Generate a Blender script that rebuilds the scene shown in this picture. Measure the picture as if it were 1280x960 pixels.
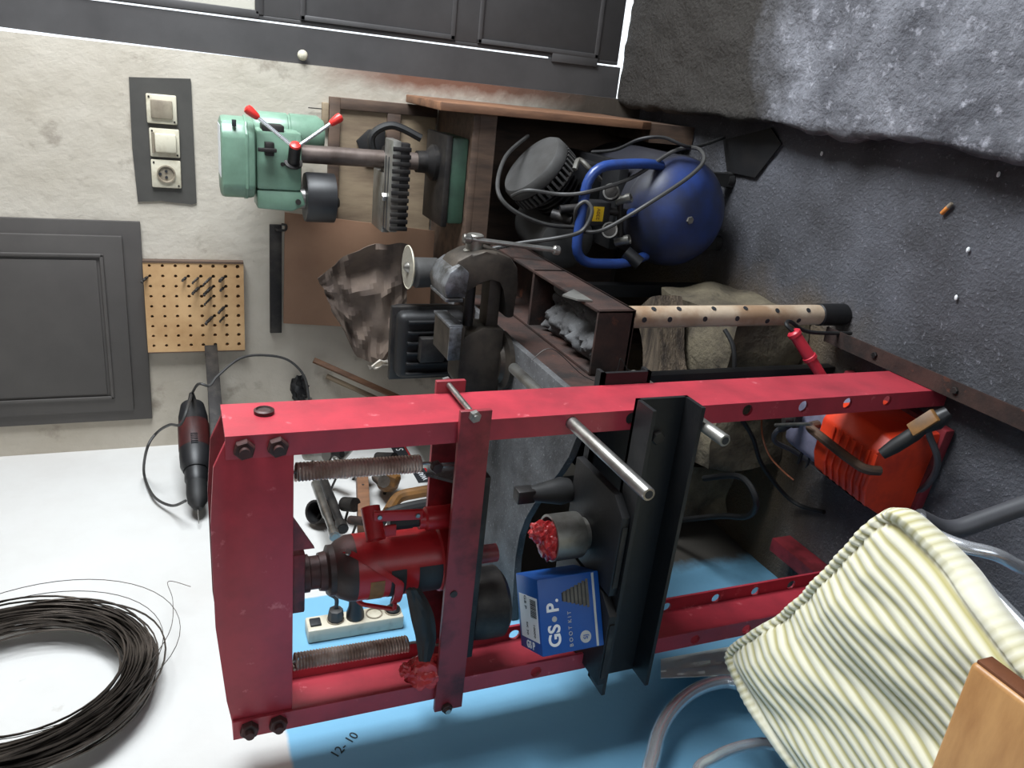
import bpy, bmesh, math, random
from mathutils import Vector, Matrix, noise
random.seed(7)
V = Vector
for o in list(bpy.data.objects): bpy.data.objects.remove(o)
sc = bpy.context.scene
COL = sc.collection

# ------------------------------------------------------------------ camera (phone held sideways: the picture is turned a quarter)
CAMP = V((0, 0, 1.62)); FPX = 985.0
yaw, pit, rol = map(math.radians, (22.6, 22.62, 2.7))
_fh = V((-math.sin(yaw), math.cos(yaw), 0)); _r = V((math.cos(yaw), math.sin(yaw), 0))
FW = _fh * math.cos(pit) + V((0, 0, -math.sin(pit))); _d = FW.cross(_r)
RT = _r * math.cos(rol) + _d * math.sin(rol); DN = -_r * math.sin(rol) + _d * math.cos(rol)
cam = bpy.data.cameras.new('camera'); camo = bpy.data.objects.new('camera', cam); COL.objects.link(camo)
cam.sensor_fit = 'HORIZONTAL'; cam.sensor_width = 36; cam.lens = FPX / 1280 * 36; cam.clip_start = .02
m = Matrix.Identity(4)
for i, ax in enumerate((DN, RT, -FW)):
    for j in range(3): m[j][i] = ax[j]
camo.matrix_world = Matrix.Translation(CAMP) @ m
sc.camera = camo

# ------------------------------------------------------------------ world, daylight, exposure
w = bpy.data.worlds.new('World'); sc.world = w; w.use_nodes = True
bg = w.node_tree.nodes['Background']; bg.inputs[0].default_value = (.86, .93, 1, 1); bg.inputs[1].default_value = 1.6
def area(name, loc, target, sx, sy, power, col):
    l = bpy.data.lights.new(name, 'AREA'); l.shape = 'RECTANGLE'; l.size = sx; l.size_y = sy; l.energy = power; l.color = col
    o = bpy.data.objects.new(name, l); COL.objects.link(o); o.location = loc
    o.rotation_euler = (V(target) - V(loc)).to_track_quat('-Z', 'Y').to_euler()
    return o
area('daylight_window', (1.72, 1.75, 1.75), (0, 1.70, 1.5), 1.2, 1.3, 128, (.90, .955, 1))
area('daylight_doorway', (.75, -1.30, 1.35), (.5, 1.0, .95), 1.0, 2.0, 2.2, (.86, .93, 1))
sc.view_settings.view_transform = 'Standard'; sc.view_settings.look = 'None'
sc.view_settings.exposure = .28; sc.view_settings.gamma = 1

# ------------------------------------------------------------------ pixel -> point on a real plane
def ray(x, y): return RT * ((480 - y) / FPX) + DN * ((x - 640) / FPX) + FW
def _on(x, y, ax, val):
    d = ray(x, y); return CAMP + d * ((val - CAMP[ax]) / d[ax])
def PX(x, y, v): return _on(x, y, 0, v)
def PY(x, y, v): return _on(x, y, 1, v)
def PZ(x, y, v): return _on(x, y, 2, v)

# ------------------------------------------------------------------ materials
def c8(r, g, b):
    f = lambda u: (u / 255 / 12.92) if u <= 10.31 else ((u / 255 + .055) / 1.055) ** 2.4
    return (f(r), f(g), f(b), 1)
MATS = {}
def M(name, col, rough=.5, metal=0, col2=None, scale=6, lo=.42, hi=.62, bump=0, bscale=80, bdist=.002, col3=None, scale3=30, lo3=.58, hi3=.7, detail=6, spec=.5, stretch=None):
    mt = bpy.data.materials.new(name); mt.use_nodes = True; nt = mt.node_tree; N = nt.nodes; L = nt.links
    p = N['Principled BSDF']; p.inputs['Base Color'].default_value = col; p.inputs['Roughness'].default_value = rough
    p.inputs['Metallic'].default_value = metal; p.inputs['Specular IOR Level'].default_value = spec
    if col2 or bump:
        tc = N.new('ShaderNodeTexCoord'); src = tc.outputs['Object']
        if stretch:
            mp = N.new('ShaderNodeMapping'); mp.inputs['Scale'].default_value = stretch; L.new(src, mp.inputs[0]); src = mp.outputs[0]
    def noi(sc_, det=detail):
        n = N.new('ShaderNodeTexNoise'); n.inputs['Scale'].default_value = sc_; n.inputs['Detail'].default_value = det; n.inputs['Roughness'].default_value = .62
        L.new(src, n.inputs['Vector']); return n.outputs['Fac']
    def ramp(fac, a, b):
        r = N.new('ShaderNodeMapRange'); r.inputs[1].default_value = a; r.inputs[2].default_value = b; L.new(fac, r.inputs[0]); return r.outputs[0]
    def mix(fac, a, b):
        x = N.new('ShaderNodeMix'); x.data_type = 'RGBA'; L.new(fac, x.inputs[0])
        for k, s in ((6, a), (7, b)):
            if isinstance(s, tuple): x.inputs[k].default_value = s
            else: L.new(s, x.inputs[k])
        return x.outputs[2]
    if col2:
        out = mix(ramp(noi(scale), lo, hi), col, col2)
        if col3: out = mix(ramp(noi(scale3), lo3, hi3), out, col3)
        L.new(out, p.inputs['Base Color'])
    if bump:
        b = N.new('ShaderNodeBump'); b.inputs['Strength'].default_value = bump; b.inputs['Distance'].default_value = bdist
        L.new(noi(bscale), b.inputs['Height']); L.new(b.outputs[0], p.inputs['Normal'])
    mt['h'] = 1; MATS[name] = mt
    mt_helpers[name] = (nt, p, mix, ramp, noi) if (col2 or bump) else (nt, p, mix, ramp, None)
    return mt
mt_helpers = {}
red = M('press_red', c8(178, 58, 70), .34, 0, c8(146, 50, 60), 9, .4, .7, .15, 140, .001, c8(206, 110, 116), 26, .64, .72)
redk = M('press_red_dirty', c8(136, 46, 54), .45, 0, c8(60, 22, 24), 11, .45, .7, .2, 140, .001)
jred = M('jack_red', c8(168, 30, 36), .35, 0, c8(120, 24, 26), 12, .5, .75, .1, 140)
darkst = M('dark_steel', c8(46, 44, 44), .5, .6, c8(74, 70, 66), 14, .45, .7, .3, 120)
black = M('black_paint', c8(17, 17, 19), .55, 0, c8(34, 31, 30), 10, .5, .75, .25, 120)
blackp = M('black_plastic', c8(26, 26, 28), .45, 0, c8(40, 40, 42), 12, .45, .7)
rubber = M('black_rubber', c8(22, 22, 23), .6, 0, c8(36, 35, 34), 12, .45, .7)
steel = M('steel', c8(172, 170, 166), .32, .9, c8(120, 116, 110), 16, .45, .7, .1, 200)
galv = M('galvanised_steel', c8(150, 148, 142), .42, .7, c8(104, 100, 92), 12, .45, .7, .1, 150)
chrome = M('chrome', c8(232, 234, 238), .26, .75)
rust = M('rusty_steel', c8(70, 50, 44), .75, .3, c8(40, 34, 32), 12, .4, .65, .5, 90, .003, c8(112, 66, 48), 20, .62, .72)
dusty = M('dusty_grey_steel', c8(92, 92, 93), .85, .1, c8(62, 60, 60), 7, .4, .65, .7, 160, .002, c8(120, 120, 122), 120, .6, .68)
vis = M('vise_iron', c8(74, 66, 58), .55, .4, c8(46, 41, 36), 14, .4, .65, .35, 90, .002)
vistop = M('vise_worn_iron', c8(140, 142, 146), .4, .7, c8(84, 82, 80), 22, .4, .6, .6, 70, .003)
spring = M('spring_steel', c8(190, 170, 160), .36, .4, c8(146, 120, 108), 20, .4, .6)
wood = M('brown_wood', c8(134, 96, 70), .6, 0, c8(100, 70, 52), 5, .4, .65, .2, 60, .001, stretch=(6, 6, 1))
woodx = M('cabinet_wood', c8(98, 78, 64), .65, 0, c8(68, 54, 46), 5, .4, .65, .2, 60, .001, stretch=(6, 6, 1))
ply = M('plywood', c8(150, 132, 108), .7, 0, c8(118, 100, 82), 4, .4, .65, .1, 60, stretch=(5, 5, 1))
tablew = M('table_wood', c8(196, 146, 92), .38, 0, c8(170, 120, 72), 4, .35, .7, .06, 40, .001, stretch=(2, 9, 2))
tablee = M('table_edge_wood', c8(122, 74, 46), .5, 0, c8(92, 54, 34), 8, .4, .7, .2, 50)
peg = M('peg_board_wood', c8(204, 166, 120), .65, 0, c8(176, 136, 92), 8, .4, .7, .1, 70)
hard = M('hardboard', c8(150, 116, 92), .6, 0, c8(132, 98, 76), 4, .35, .7, .05, 60)
paperm = M('oily_paper', c8(120, 104, 92), .8, 0, c8(84, 72, 66), 5, .42, .62, .2, 30, .003, c8(170, 154, 138), 3, .58, .7)
paperw = M('torn_white_paper', c8(208, 200, 188), .8, 0, c8(170, 160, 148), 8, .4, .7)
green = M('machine_green', c8(118, 150, 130), .35, 0, c8(98, 126, 108), 10, .45, .75, .1, 90)
greend = M('machine_green_dark', c8(60, 88, 72), .5, 0, c8(42, 58, 50), 10, .4, .7, .2, 90)
redk2 = M('knob_red', c8(205, 52, 46), .35)
ivory = M('socket_ivory', c8(205, 198, 178), .45, 0, c8(170, 158, 134), 20, .5, .75)
ivoryd = M('socket_grimy', c8(150, 140, 122), .5, 0, c8(112, 100, 86), 18, .4, .7)
greyp = M('grey_wall_paint', c8(74, 72, 68), .6, 0, c8(62, 60, 57), 6, .4, .7, .2, 50)
doorg = M('door_grey_paint', c8(78, 74, 71), .5, 0, c8(66, 62, 60), 3, .4, .7, .1, 40)
metald = M('metal_door_grey', c8(74, 72, 72), .5, 0, c8(60, 58, 58), 4, .4, .7, .1, 60)
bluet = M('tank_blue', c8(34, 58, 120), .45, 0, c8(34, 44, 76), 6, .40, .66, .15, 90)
NXT = 1
blueh = M('handle_blue', c8(40, 66, 128), .32, 0, c8(38, 52, 92), 14, .5, .75)
greypl = M('grey_plastic', c8(70, 69, 68), .6, 0, c8(52, 50, 48), 9, .45, .7, .2, 90)
cable = M('cable_grey', c8(58, 57, 56), .55, 0, c8(44, 42, 41), 18, .45, .7)
yellow = M('yellow_label', c8(226, 184, 26), .5, 0, c8(200, 156, 20), 30, .5, .7)
orange = M('welder_orange', c8(226, 66, 34), .42, 0, c8(176, 44, 30), 10, .48, .75, .1, 80)
wgrey = M('welder_grey', c8(128, 126, 146), .5, 0, c8(96, 92, 108), 10, .45, .7)
plugred = M('plug_red', c8(190, 44, 60), .4, 0, c8(160, 34, 48), 20, .45, .7)
pinkp = M('red_plastic_bag', c8(205, 66, 66), .3, 0, c8(170, 40, 46), 30, .4, .65)
boxblue = M('carton_blue', c8(24, 82, 160), .42, 0, c8(22, 74, 146), 6, .4, .7)
boxgrey = M('carton_grey_stripe', c8(176, 178, 178), .45)
white = M('print_white', c8(236, 238, 240), .5)
inkd = M('print_dark', c8(34, 36, 40), .6)
inkg = M('print_grey', c8(96, 92, 86), .5, 0, c8(60, 58, 54), 30, .4, .7)
pipew = M('old_white_pipe', c8(188, 170, 148), .5, 0, c8(150, 122, 96), 9, .4, .68, .25, 60, .002, c8(92, 66, 50), 16, .63, .72)
bagw = M('pale_plastic_sheet', c8(226, 234, 228), .4, 0, c8(196, 208, 202), 6, .4, .7)
conc = M('rough_concrete', c8(118, 108, 88), .9, 0, c8(66, 58, 48), 6, .38, .66, .9, 26, .012, c8(60, 54, 46), 14, .6, .75)
logm = M('weathered_timber', c8(104, 90, 74), .85, 0, c8(58, 48, 40), 5, .4, .62, .8, 20, .01, stretch=(1, 8, 8))
wirem = M('annealed_wire', c8(92, 84, 78), .35, .8, c8(60, 54, 50), 8, .4, .6)
glass = M('disc_clear', c8(205, 200, 186), .25, 0); mt_helpers['disc_clear'][1].inputs['Transmission Weight'].default_value = .6
orangeb = M('cigarette_paper', c8(214, 138, 66), .6, 0, c8(196, 116, 50), 60, .4, .6)
brass = M('copper_wire', c8(190, 120, 90), .35, .8)
handw = M('pencil_mark', c8(40, 54, 62), .8)
tubeg = M('grey_painted_tube', c8(72, 72, 76), .5, 0, c8(58, 58, 62), 12, .4, .7)
leather = M('brown_leather', c8(140, 96, 44), .55, 0, c8(92, 66, 40), 12, .4, .65, .3, 60)
jdark = M('jack_dirty_steel', c8(58, 48, 46), .5, .3, c8(84, 40, 38), 12, .45, .7, .3, 90)

# plaster, paint and floor: position-based colour on the surfaces themselves
wallb = M('plaster_back', c8(196, 188, 175), .85, 0, c8(176, 167, 152), 2.2, .4, .66, .5, 14, .010, c8(130, 119, 106), 6, .60, .74)
def zmask(mt, sock, a, b, noise_amt=.0, nscale=4):
    nt, p, mix, ramp, noi = mt_helpers[mt]; N = nt.nodes; L = nt.links
    tc = N.new('ShaderNodeTexCoord'); sx = N.new('ShaderNodeSeparateXYZ'); L.new(tc.outputs['Object'], sx.inputs[0])
    v = sx.outputs[sock]
    if noise_amt:
        n = noi(nscale); k = N.new('ShaderNodeMath'); k.operation = 'MULTIPLY_ADD'; L.new(n, k.inputs[0]); k.inputs[1].default_value = noise_amt; L.new(v, k.inputs[2]); v = k.outputs[0]
    return ramp(v, a, b)
def mul(mt, a, b):
    nt = mt_helpers[mt][0]; k = nt.nodes.new('ShaderNodeMath'); k.operation = 'MULTIPLY'; nt.links.new(a, k.inputs[0]); nt.links.new(b, k.inputs[1]); return k.outputs[0]
def layer(mt, fac, col):
    nt, p, mix, ramp, noi = mt_helpers[mt]; old = p.inputs['Base Color'].links[0].from_socket
    nt.links.new(mix(fac, old, col), p.inputs['Base Color'])
# soot rising from the floor and a brown patched strip beside the door
layer('plaster_back', mul('plaster_back', zmask('plaster_back', 0, -.02, .03, .12, 6), zmask('plaster_back', 2, 1.38, 1.1, .35, 3)), c8(120, 84, 68))
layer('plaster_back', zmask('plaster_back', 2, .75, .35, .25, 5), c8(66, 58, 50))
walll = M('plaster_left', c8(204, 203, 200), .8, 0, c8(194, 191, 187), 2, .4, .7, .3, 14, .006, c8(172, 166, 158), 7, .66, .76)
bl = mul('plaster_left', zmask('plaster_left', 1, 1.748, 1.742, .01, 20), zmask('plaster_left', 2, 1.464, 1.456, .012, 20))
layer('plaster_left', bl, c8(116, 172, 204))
layer('plaster_left', mul('plaster_left', mul('plaster_left', bl, zmask('plaster_left', 2, .5, .0, .5, 7)), zmask('plaster_left', 1, 1.2, 1.75, .4, 9)), c8(70, 112, 134))  # shade low and towards the back, painted into the blue
floorm = M('dirty_concrete_floor', c8(92, 93, 100), .75, 0, c8(56, 55, 58), 3, .36, .66, 1.0, 110, .008, c8(128, 128, 136), 110, .6, .72, 10)
layer('dirty_concrete_floor', mul('dirty_concrete_floor', zmask('dirty_concrete_floor', 1, 1.45, 1.75, .3, 4), zmask('dirty_concrete_floor', 0, -.3, -.45, .25, 5)), c8(92, 78, 60))
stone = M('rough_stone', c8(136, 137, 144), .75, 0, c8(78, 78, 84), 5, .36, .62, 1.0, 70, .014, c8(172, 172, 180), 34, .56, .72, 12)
layer('rough_stone', zmask('rough_stone', 1, 2.0, 2.25, .5, 5), c8(52, 48, 44))  # shade by the door painted into the far end of the stone

gun = M('dark_plaster', c8(96, 90, 84), .9, 0, c8(70, 66, 62), 3, .4, .7)  # unseen walls and ceiling, toned dark to cut bounced light
layer('tank_blue', zmask('tank_blue', 1, -.205, -.11, .10, 6), c8(44, 44, 50))  # dust and shade behind the dome, both painted into the tank colour
layer('plaster_left', mul('plaster_left', zmask('plaster_left', 1, 1.66, 1.72, .12, 8), zmask('plaster_left', 2, .90, .84, .03, 8)), c8(70, 66, 60))  # shade and grime under the bench painted into the wall colour
# corduroy: cream ribs with olive valleys, colour bound to the cloth through UV
cord = bpy.data.materials.new('corduroy'); cord.use_nodes = True
nt = cord.node_tree; p = nt.nodes['Principled BSDF']; p.inputs['Roughness'].default_value = .9; p.inputs['Sheen Weight'].default_value = .3
at_ = nt.nodes.new('ShaderNodeAttribute'); at_.attribute_name = 'rib'; mx = nt.nodes.new('ShaderNodeMix'); mx.data_type = 'RGBA'
mx.inputs[6].default_value = c8(182, 172, 112); mx.inputs[7].default_value = c8(236, 231, 208); nt.links.new(at_.outputs['Fac'], mx.inputs[0]); nt.links.new(mx.outputs[2], p.inputs['Base Color'])

# ------------------------------------------------------------------ mesh builder
class B:
    def __init__(s): s.bm = bmesh.new(); s.sharp = 35
    def face(s, pts):
        vs = [s.bm.verts.new(V(p)) for p in pts]; return s.bm.faces.new(vs)
    def box(s, x0, x1, y0, y1, z0, z1, bev=0, mat=None, seg=2):
        xs = sorted((x0, x1)); ys = sorted((y0, y1)); zs = sorted((z0, z1))
        vs = [s.bm.verts.new(V((x, y, z))) for z in zs for y in ys for x in xs]
        fs = [s.bm.faces.new([vs[i] for i in f]) for f in ((0, 2, 3, 1), (4, 5, 7, 6), (0, 1, 5, 4), (2, 6, 7, 3), (0, 4, 6, 2), (1, 3, 7, 5))]
        if bev:
            es = list({e for f in fs for e in f.edges}); r = bmesh.ops.bevel(s.bm, geom=es, offset=bev, segments=seg, affect='EDGES', profile=.5)
            vs = list({v for f in r['faces'] for v in f.verts} | {v for v in vs if v.is_valid})
        if mat: bmesh.ops.transform(s.bm, matrix=mat, verts=vs)
        return s
    def obox(s, c, ax, ay, az, bev=0, seg=2):   # centre and three half axes
        c = V(c); ax = V(ax); ay = V(ay); az = V(az)
        h = (ax.length, ay.length, az.length); mt = Matrix.Identity(4)
        for i, a in enumerate((ax, ay, az)):
            a = a.normalized()
            for j in range(3): mt[j][i] = a[j]
        mt.translation = c
        return s.box(-h[0], h[0], -h[1], h[1], -h[2], h[2], bev, mt, seg)
    def ringloft(s, rings, caps=True, closed=True):
        vr = [[s.bm.verts.new(q) for q in r] for r in rings]
        n = len(rings[0])
        for a, b in zip(vr, vr[1:]):
            for i in range(n if closed else n - 1):
                j = (i + 1) % n; s.bm.faces.new((a[i], a[j], b[j], b[i]))
        if caps and closed:
            s.bm.faces.new(list(reversed(vr[0]))); s.bm.faces.new(vr[-1])
        return s
    def lathe(s, o, ax, prof, seg=24, caps=True):   # prof [(radius, distance along axis)]
        o = V(o); ax = V(ax).normalized(); u = ax.orthogonal().normalized(); v = ax.cross(u)
        rings = [[o + ax * h + (u * math.cos(t) + v * math.sin(t)) * max(r, 1e-4) for t in (2 * math.pi * i / seg for i in range(seg))] for r, h in prof]
        return s.ringloft(rings, caps)
    def cyl(s, a, b, r, r2=None, seg=16):
        a = V(a); b = V(b); d = b - a
        return s.lathe(a, d, [(r, 0), (r if r2 is None else r2, d.length)], seg)
    def hexnut(s, a, ax, r, h): return s.lathe(a, ax, [(r, 0), (r, h * .85), (r * .88, h)], 6)
    def tube(s, pts, r, seg=8, closed=False):
        pts = [V(p) for p in pts]; n = len(pts); rings = []
        prev = None
        for i, p in enumerate(pts):
            t = (pts[(i + 1) % n] - pts[i - 1]) if closed else (pts[min(i + 1, n - 1)] - pts[max(i - 1, 0)])
            t.normalize()
            u = t.orthogonal().normalized() if prev is None else (prev - t * prev.dot(t)).normalized()
            prev = u; v = t.cross(u)
            rr = r[i] if isinstance(r, (list, tuple)) else r
            rings.append([p + (u * math.cos(a) + v * math.sin(a)) * rr for a in (2 * math.pi * k / seg for k in range(seg))])
        if closed: rings.append(rings[0]); return s.ringloft(rings, False)
        return s.ringloft(rings)
    def prism(s, poly, d, bev=0):      # polygon (3D, planar) extruded by d
        d = V(d); a = [V(p) for p in poly]; b = [p + d for p in a]
        va = [s.bm.verts.new(p) for p in a]; vb = [s.bm.verts.new(p) for p in b]; n = len(a)
        fs = [s.bm.faces.new(list(reversed(va))), s.bm.faces.new(vb)]
        for i in range(n): j = (i + 1) % n; fs.append(s.bm.faces.new((va[i], va[j], vb[j], vb[i])))
        if bev: bmesh.ops.bevel(s.bm, geom=list({e for f in fs for e in f.edges}), offset=bev, segments=2, affect='EDGES', profile=.5)
        return s
    def holed(s, o, U, W, T, L, wd, t, holes, n=14):   # plate along U (length L), width wd along W, thickness t along T, round holes (u, w, r)
        o = V(o); U = V(U); W = V(W); T = V(T); cuts = []
        for (u, ww, r) in sorted(holes): cuts.append((u - r * 1.35, u + r * 1.35, u, ww, r))
        P = lambda u, ww, k: o + U * u + W * ww + T * (t if k else 0)
        def rect(u0, u1):
            for k in (0, 1): s.face([P(u0, 0, k), P(u1, 0, k), P(u1, wd, k), P(u0, wd, k)])
        cur = 0
        for u0, u1, u, ww, r in cuts:
            if u0 > cur: rect(cur, u0)
            A = [2 * math.pi * (i + .5) / n for i in range(n)]
            def hit(a):
                c, q = math.cos(a), math.sin(a); k = 1e9
                if c > 1e-9: k = min(k, (u1 - u) / c)
                if c < -1e-9: k = min(k, (u0 - u) / c)
                if q > 1e-9: k = min(k, (wd - ww) / q)
                if q < -1e-9: k = min(k, (0 - ww) / q)
                return (u + c * k, ww + q * k)
            for i in range(n):
                a0, a1 = A[i], A[(i + 1) % n] + (2 * math.pi if i == n - 1 else 0)
                h0, h1 = hit(a0), hit(a1); mid = []
                for cu, cw in ((u1, wd), (u0, wd), (u0, 0), (u1, 0)):
                    an = math.atan2(cw - ww, cu - u) % (2 * math.pi)
                    for q in (an, an + 2 * math.pi):
                        if a0 < q < a1: mid.append((cu, cw))
                c0 = (u + r * math.cos(a0), ww + r * math.sin(a0)); c1 = (u + r * math.cos(a1), ww + r * math.sin(a1))
                for k in (0, 1): s.face([P(*q, k) for q in [c0, h0] + mid + [h1, c1]])
                s.face([P(*c0, 0), P(*c1, 0), P(*c1, 1), P(*c0, 1)])
            cur = u1
        if cur < L: rect(cur, L)
        for q in ([(0, 0), (L, 0)], [(L, 0), (L, wd)], [(L, wd), (0, wd)], [(0, wd), (0, 0)]):
            s.face([P(*q[0], 0), P(*q[1], 0), P(*q[1], 1), P(*q[0], 1)])
        return s
    def sheet(s, fn, nu, nv, th):      # fn(u, v) -> point; a crumpled sheet with thickness
        P = [[V(fn(i / nu, j / nv)) for j in range(nv + 1)] for i in range(nu + 1)]
        def nrm(i, j):
            a = P[min(i + 1, nu)][j] - P[max(i - 1, 0)][j]; b = P[i][min(j + 1, nv)] - P[i][max(j - 1, 0)]
            n = a.cross(b); return n.normalized() if n.length > 1e-12 else V((0, 0, 1))
        t = [[s.bm.verts.new(P[i][j] + nrm(i, j) * th / 2) for j in range(nv + 1)] for i in range(nu + 1)]
        b = [[s.bm.verts.new(P[i][j] - nrm(i, j) * th / 2) for j in range(nv + 1)] for i in range(nu + 1)]
        for i in range(nu):
            for j in range(nv):
                s.bm.faces.new((t[i][j], t[i + 1][j], t[i + 1][j + 1], t[i][j + 1])); s.bm.faces.new((b[i][j], b[i][j + 1], b[i + 1][j + 1], b[i + 1][j]))
        rim = [(i, 0) for i in range(nu)] + [(nu, j) for j in range(nv)] + [(i, nv) for i in range(nu, 0, -1)] + [(0, j) for j in range(nv, 0, -1)]
        for k in range(len(rim)):
            a, c = rim[k], rim[(k + 1) % len(rim)]
            s.bm.faces.new((t[a[0]][a[1]], b[a[0]][a[1]], b[c[0]][c[1]], t[c[0]][c[1]]))
        return s
    def blob(s, c, r, amp=.3, freq=3, sub=3, seed=0):
        res = bmesh.ops.create_icosphere(s.bm, subdivisions=sub, radius=1)
        r = V(r) if not isinstance(r, (int, float)) else V((r, r, r))
        for v in res['verts']:
            k = 1 + amp * noise.noise(v.co * freq + V((seed, seed * 2, 0))); v.co = V((v.co.x * r.x * k, v.co.y * r.y * k, v.co.z * r.z * k)) + V(c)
        return s
def spline(pts, n=8, closed=False):
    pts = [V(p) for p in pts]; out = []; N_ = len(pts)
    for i in range(N_ if closed else N_ - 1):
        g = (lambda k: pts[k % N_]) if closed else (lambda k: pts[max(0, min(N_ - 1, k))])
        a, b, c, d = g(i - 1), g(i), g(i + 1), g(i + 2)
        for k in range(n):
            t = k / n; out.append(.5 * ((2 * b) + (c - a) * t + (2 * a - 5 * b + 4 * c - d) * t * t + (3 * b - a - 3 * c + d) * t ** 3))
    if not closed: out.append(pts[-1])
    return out
def bend(pts, r, n=6):               # polyline with rounded corners
    pts = [V(p) for p in pts]; out = [pts[0]]
    for a, b, c in zip(pts, pts[1:], pts[2:]):
        u = (a - b); v = (c - b); k = min(r, u.length * .49, v.length * .49); p = b + u.normalized() * k; q = b + v.normalized() * k
        for i in range(n + 1): t = i / n; out.append((1 - t) ** 2 * p + 2 * t * (1 - t) * b + t * t * q)
    return out + [pts[-1]]
ORG = {}
def part(name, b, mat, parent=None, origin=None, smooth=True, merge=True):
    bm = b.bm
    if merge: bmesh.ops.remove_doubles(bm, verts=bm.verts, dist=1e-6)
    bmesh.ops.recalc_face_normals(bm, faces=bm.faces)
    org = ORG[parent.name] if parent else V(origin) if origin is not None else V((0, 0, 0))
    if org.length: bmesh.ops.translate(bm, verts=bm.verts, vec=-org)
    me = bpy.data.meshes.new(name); bm.to_mesh(me); bm.free()
    if smooth:
        me.polygons.foreach_set('use_smooth', [True] * len(me.polygons)); me.set_sharp_from_angle(angle=math.radians(b.sharp))
    me.materials.append(mat)
    o = bpy.data.objects.new(name, me); COL.objects.link(o)
    if parent: o.parent = parent
    else: o.location = org
    ORG[o.name] = org
    return o
def thing(name, loc, label, cat, group=None):
    o = bpy.data.objects.new(name, None); o.empty_display_size = .05; COL.objects.link(o); o.location = loc; ORG[o.name] = V(loc)
    return tag(o, label, cat, group)
def tag(o, label, cat, group=None):
    o['label'] = label; o['category'] = cat
    if group: o['group'] = group
    return o
def struct(o, label=None):
    o['kind'] = 'structure'
    if label: o['label'] = label
    return o
def text(name, s, o, xd, yd, size, mat, parent, ext=.0004, bold=0):
    cu = bpy.data.curves.new(name, 'FONT'); cu.body = s; cu.size = size; cu.extrude = ext; cu.offset = bold; cu.align_x = 'CENTER'; cu.align_y = 'CENTER'
    t = bpy.data.objects.new(name, cu); COL.objects.link(t); me = bpy.data.meshes.new_from_object(t)
    bpy.data.objects.remove(t); bpy.data.curves.remove(cu)
    xd = V(xd).normalized(); yd = V(yd); yd = (yd - xd * yd.dot(xd)).normalized(); zd = xd.cross(yd); mt = Matrix.Identity(4)
    for i, a in enumerate((xd, yd, zd)):
        for j in range(3): mt[j][i] = a[j]
    mt.translation = V(o) - (ORG[parent.name] if parent else V((0, 0, 0))); me.transform(mt); me.name = name
    me.materials.clear(); me.materials.append(mat)
    ob = bpy.data.objects.new(name, me); COL.objects.link(ob)
    if parent: ob.parent = parent; ORG[ob.name] = ORG[parent.name]
    return ob
nz = lambda x, y=0, z=0: noise.noise(V((x, y, z)))

# ================================================================== THE SETTING
XL, YB, ZC, XR, YF = -1.30, 2.714, 2.75, 1.60, -1.20
b = B()       # floor: broken concrete with low humps
nx, ny = 100, 134
G = [[b.bm.verts.new(V((XL + (XR - XL) * i / nx, YF + (YB - YF) * j / ny, 0))) for j in range(ny + 1)] for i in range(nx + 1)]
for i in range(nx + 1):
    for j in range(ny + 1):
        q = G[i][j].co; q.z = -.003 + .004 * nz(q.x * 5, q.y * 5) + .003 * nz(q.x * 22, q.y * 22, 3)
for i in range(nx):
    for j in range(ny): b.bm.faces.new((G[i][j], G[i + 1][j], G[i + 1][j + 1], G[i][j + 1]))
b.box(XL, XR, YF, YB, -.12, -.02); b.sharp = 180
struct(part('floor', b, floorm))
b = B()
for y0, y1 in ((YF, YB),):
    b.box(XL - .12, XL, YF - .12, YB + .12, -.02, ZC)
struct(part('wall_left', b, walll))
b = B()       # back wall ends at the door jamb with a slit that widens upward
b.box(XL, -.013, YB, YB + .12, -.02, ZC)
struct(part('wall_back', b, wallb))
b = B(); b.box(.98, XR, YB, YB + .12, -.02, ZC); b.box(-.013, .98, YB, YB + .12, 2.35, ZC); struct(part('wall_back', b, wallb))
b = B()       # right wall around the window
WY0, WY1, WZ0, WZ1 = 1.1, 2.4, 1.1, 2.4
b.box(XR, XR + .12, YF - .12, WY0, -.02, ZC); b.box(XR, XR + .12, WY1, YB + .12, -.02, ZC); b.box(XR, XR + .12, WY0, WY1, -.02, WZ0); b.box(XR, XR + .12, WY0, WY1, WZ1, ZC)
struct(part('wall_right', b, gun))
b = B(); b.box(XL, .2, YF - .12, YF, -.02, ZC); b.box(1.3, XR, YF - .12, YF, -.02, ZC); b.box(.2, 1.3, YF - .12, YF, 2.35, ZC)
struct(part('wall_front', b, gun))
b = B(); b.box(XL - .12, XR + .12, YF - .12, YB + .12, ZC, ZC + .1); struct(part('ceiling', b, gun))
win = part('window_1', B().box(XR + .03, XR + .08, WY0, WY0 + .05, WZ0, WZ1).box(XR + .03, XR + .08, WY1 - .05, WY1, WZ0, WZ1).box(XR + .03, XR + .08, WY0, WY1, WZ0, WZ0 + .05).box(XR + .03, XR + .08, WY0, WY1, WZ1 - .05, WZ1).box(XR + .03, XR + .08, 1.735, 1.765, WZ0, WZ1), metald)
struct(win)
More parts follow.
